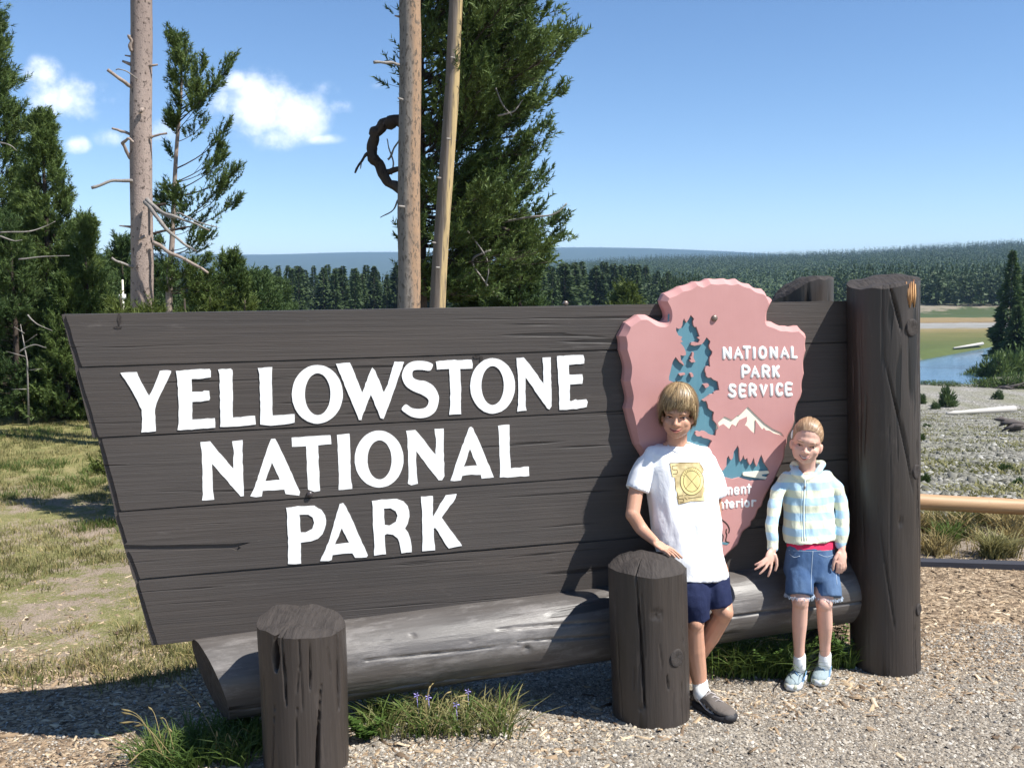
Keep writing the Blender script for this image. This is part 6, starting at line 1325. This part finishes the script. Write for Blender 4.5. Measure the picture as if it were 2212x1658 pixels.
hand(gb, J(1819, 1184, .265), J(1816, 1203, .275), [J(1809, 1214, .285), J(1815, 1217, .29), J(1820, 1216, .29), J(1825, 1213, .285)], [J(1806, 1236, .275), J(1812, 1238, .275), J(1818, 1236, .275), J(1824, 1231, .272)], [J(1812, 1192, .285), J(1804, 1206, .29), J(1800, 1219, .29), J(1799, 1230, .285)], .013, .0075, tuple(NV))
limb(gb, [J(1727, 1225, .19), J(1728, 1270, .25), J(1729, 1302, .28)], [.070, .050, .039]); limb(gb, [J(1729, 1300, .28), J(1727, 1345, .265), J(1726, 1390, .255), J(1727, 1432, .25)], [.037, .036, .027, .024])
limb(gb, [J(1778, 1225, .19), J(1779, 1270, .25), J(1780, 1306, .28)], [.070, .050, .039]); limb(gb, [J(1780, 1304, .28), J(1782, 1350, .265), J(1782, 1388, .25), J(1782, 1428, .24)], [.037, .036, .027, .024])
gb.ell(J(1729, 1300, .30), (.030, .024, .030)); gb.ell(J(1780, 1305, .30), (.030, .024, .030))
bodyg = remesh(gb, 'body', M['sking'], girl, .0041, 2); facebits(Lg, rotg, DG, girl, True, bvh_of([bodyg]))
zc_ = J(1740, 1103, .24).z
m = m_cloth('blue_yellow_striped_fleece', (.5, .7, .8), .4); n = NB(m); pos = n.n('ShaderNodeNewGeometry').outputs['Position']; sp = n.n('ShaderNodeSeparateXYZ'); n.l(pos, sp.inputs[0])
w_ = n.noise(n.co('Pos', (8, 8, 8)), 1, 2); zz = n.ma('ADD', sp.outputs[2], n.ma('MULTIPLY', n.ma('SUBTRACT', w_, .5), .008)); ph = n.ma('COSINE', n.ma('MULTIPLY', n.ma('SUBTRACT', zz, zc_), 2 * math.pi / .0715))
st_ = n.ramp(n.ma('MULTIPLY_ADD', ph, .5, .5), [(.44, 0), (.56, 1)]); n.col(n.mix(st_, (.42, .60, .72), (.66, .68, .53))); M['stripe'] = m
s = MB(); s.loft(erings([(1020, 1018, 1712, 1774, .12, .050), (1025, 1023, 1704, 1782, .125, .062), (1034, 1032, 1696, 1789, .13, .074), (1060, 1058, 1694, 1794, .135, .078), (1110, 1106, 1697, 1795, .15, .078), (1150, 1142, 1696, 1799, .17, .082), (1171, 1158, 1697, 1801, .18, .087)]))
limb(s, [J(1702, 1032, .13), J(1681, 1060, .15), J(1671, 1110, .20), J(1668, 1150, .24), J(1669, 1182, .265)], [.032, .034, .031, .029, .026]); limb(s, [J(1784, 1030, .13), J(1806, 1056, .15), J(1819, 1098, .18), J(1820, 1140, .225), J(1817, 1174, .25)], [.033, .036, .034, .031, .027])
# hood lying round the neck
limb(s, [J(1714, 1010, .13), J(1722, 1022, .17), J(1737, 1035, .195)], [.017, .017, .011]); limb(s, [J(1775, 1006, .13), J(1765, 1020, .17), J(1742, 1035, .195)], [.017, .017, .011]); limb(s, [J(1716, 1006, .10), J(1745, 1004, .055), J(1774, 1003, .10)], [.024, .028, .024])
jk = remesh(s, 'hooded_jacket', M['stripe'], girl, .0055, 2, folds(18, .008, (.9, 1, .8))); bv = bvh_of([jk])
M['zip'] = mat('pale_zip', (.55, .66, .68), .5); drape_line(bv, [(1739, 1036), (1737, 1070), (1736, 1120), (1737, 1168)], .0034, .001, 'zip', M['zip'], jk)
for dx in (-5, 5): drape_line(bv, [(1739 + dx, 1038), (1737 + dx, 1070), (1736 + dx, 1120), (1737 + dx, 1168)], .0012, .001, 'zip_seam', M['stripe'], jk)
q = drape_pt(bv, 1738, 1052, .004); b = MB(); b.box(q, (.003, .002, .008)); b.build('zip_pull', M['metal'], jk)
s = MB(); s.loft(erings([(1150, 1145, 1708, 1794, .175, .070), (1176, 1166, 1704, 1798, .183, .076), (1183, 1181, 1703, 1799, .185, .080)])); remesh(s, 'undershirt', M['red'], girl, .006, 2)
s = MB(); s.loft(erings([(1177, 1176, 1704, 1797, .185, .076), (1200, 1200, 1700, 1800, .19, .084), (1235, 1236, 1697, 1806, .20, .088), (1248, 1248, 1702, 1806, .205, .08)]))
cuff(s, [J(1726, 1222, .20), J(1727, 1255, .24), J(1727, 1285, .265)], [.060, .066, .064]); cuff(s, [J(1780, 1222, .20), J(1785, 1258, .24), J(1788, 1289, .265)], [.060, .068, .066])
sh = remesh(s, 'denim_shorts', M['denim'], girl, .0050, 2, folds(20, .0045)); bv = bvh_of([sh])
for (x0, x1, yy, cx) in ((1699, 1755, 1285, 1727), (1759, 1817, 1289, 1788)):
    b = MB(); rs_ = random.Random(int(x0))
    cc = J(cx, yy, .265)
    for k in range(150):
        a = 2 * math.pi * k / 150; p = cc + Vector((math.cos(a) * .065, math.sin(a) * .063, rs_.uniform(.004, .010))); b.tube([p, p + Vector((rs_.uniform(-.004, .004) + math.cos(a) * .004, math.sin(a) * .004, -rs_.uniform(.008, .017)))], .0010, 3, cap=False)
    b.build('frayed_hem', M['fray'], sh)
for L in ([(1756, 1190), (1754, 1215), (1752, 1250), (1753, 1285)], [(1706, 1196), (1716, 1203), (1728, 1200)], [(1768, 1196), (1785, 1202), (1800, 1198)], [(1704, 1188), (1750, 1190), (1797, 1188)], [(1806, 1240), (1808, 1262)]): drape_line(bv, L, .0013, .001, 'seam', M['fray'], sh)
for px, py in ((1829 * .96 + 0, 0),): pass
M['gshoe'] = m_cloth('pale_blue_grey_shoe', (.27, .33, .35), .5); M['gsole'] = mat('white_rubber', (.60, .64, .66), .6); M['gacc'] = mat('blue_shoe_panel', (.12, .22, .36), .7); M['gtan'] = mat('pale_yellow_toe', (.40, .41, .32), .7)
for (h0, t0, an) in (((1737, 1455), (1706, 1494), (1727, 1430, .25)), ((1785, 1447), (1767, 1484), (1782, 1425, .24))):
    g0, g1 = G(*h0), G(*t0); g0 = Vector((g0.x, g0.y, 0)); g1 = Vector((g1.x, g1.y, 0)); d = (g0 - g1).normalized(); g0 = g1 + d * .215; shoe(girl, g0, g1, .038, .074, M['gshoe'], M['gsole'], M['gtan'], M['gacc'])
    b = MB(); a = J(*an); limb(b, [a + Vector((0, 0, .03)), a - Vector((0, 0, .02)), g0 + (g1 - g0) * .25 + Vector((0, 0, .055))], [.029, .030, .031]); b.build('sock', M['sock'], girl)
def girl_hair():
    rs = random.Random(9); cz = .026; c0 = Vector((0, -.018, cz)); ex, ey, ez = .0675, .0915, .0875
    def pt(d, off=0): return Lg(c0.x + d.x * (ex + off), c0.y + d.y * (ey + off), c0.z + d.z * (ez + off))
    def start(a):     # hairline from temple to temple over the forehead
        z = np.interp(abs(a), [0, .5, .9, 1.15, 1.45], [.50, .46, .22, -.10, -.35]); r = math.sqrt(max(.05, 1 - z * z)); return Vector((math.sin(a) * r, math.cos(a) * r, z))
    tail = Vector((-.18, -.93, -.35)).normalized(); paths = []; wd = []; tn = []
    for k in range(1300):
        a = rs.uniform(-1.5, 1.5); s_ = start(a); s_.z += rs.gauss(0, .02); s_.normalize(); top_ = Vector((s_.x * .9 + (.05 if a > .0 else -.05), s_.y * .25, .95 - abs(a) * .35)).normalized(); off = rs.uniform(0, .003) if k > 90 else rs.uniform(.002, .004); p = []; f0 = rs.choice([0, 0, rs.uniform(0, .4)])
        for i in range(10):
            f = f0 + (1 - f0) * i / 9; q = s_ * (1 - f) ** 2 + top_ * (2 * f * (1 - f)) * 1.0 + tail * f ** 2; p.append(pt(q.normalized(), (off + .0008 * math.sin(k + f * 6)) * min(1, f * 5) - .0012 * (1 - min(1, f * 5))))
        paths.append(p); wd.append(rs.uniform(.0014, .0032)); tn.append(min(1, max(0, rs.gauss(.5, .2))))
    base = pt(tail)
    for k in range(220):     # pony tail falling behind the neck to the right
        d = Vector((rs.gauss(0, .010), rs.gauss(0, .008), 0)); p = []
        for i in range(8):
            f = i / 7; p.append(base + rotg @ Vector((-.025 * f + d.x * (.4 + f), -.02 * math.sin(f * 2) + d.y * (.4 + f), .01 - .15 * f)))
        paths.append(p); wd.append(.0022); tn.append(rs.uniform(.3, .8))
    cen = Lg(0, -.018, cz); ribbons('hair', paths, wd, tn, M['hairg'], girl, lambda q: (q - cen).normalized())
    vs = []; fs = []; NA = 36; NZ = 14
    for i in range(NA + 1):
        a = -1.55 + 3.1 * i / NA; s_ = start(a).normalized(); top_ = Vector((s_.x * .9, s_.y * .25, .95 - abs(a) * .35)).normalized()
        for j in range(NZ + 1):
            f = .02 + .98 * j / NZ; q = s_ * (1 - f) ** 2 + top_ * (2 * f * (1 - f)) + tail * f ** 2; vs.append(pt(q.normalized(), -.0015))
    for i in range(NA):
        for j in range(NZ): a = i * (NZ + 1) + j; fs.append((a, a + 1, a + NZ + 2, a + NZ + 1))
    o = mesh('hair', vs, fs, M['hairg'], girl, True); at = o.data.attributes.new('tone', 'FLOAT', 'POINT'); at.data.foreach_set('value', np.full(len(vs), .4, dtype=np.float32))
    b = MB(); b.ell(Lg(.071, -.012, .02), (.007, .012, .022), rotg); b.build('hair_clip', M['sock'], girl)
girl_hair()

# ------------------------------------------------------------------ haze
b = MB(); b.box((0, 3400, 110), (7600, 3900, 120)); m = bpy.data.materials.new('air_haze'); m.use_nodes = True; t = m.node_tree; t.nodes.clear()
out = t.nodes.new('ShaderNodeOutputMaterial'); pv = t.nodes.new('ShaderNodeVolumePrincipled'); pv.inputs['Color'].default_value = (.42, .64, 1.0, 1); pv.inputs['Density'].default_value = HAZE; pv.inputs['Anisotropy'].default_value = 0
t.links.new(pv.outputs[0], out.inputs['Volume']); o = b.build('haze', m, None, False); tag(o, kind='stuff')
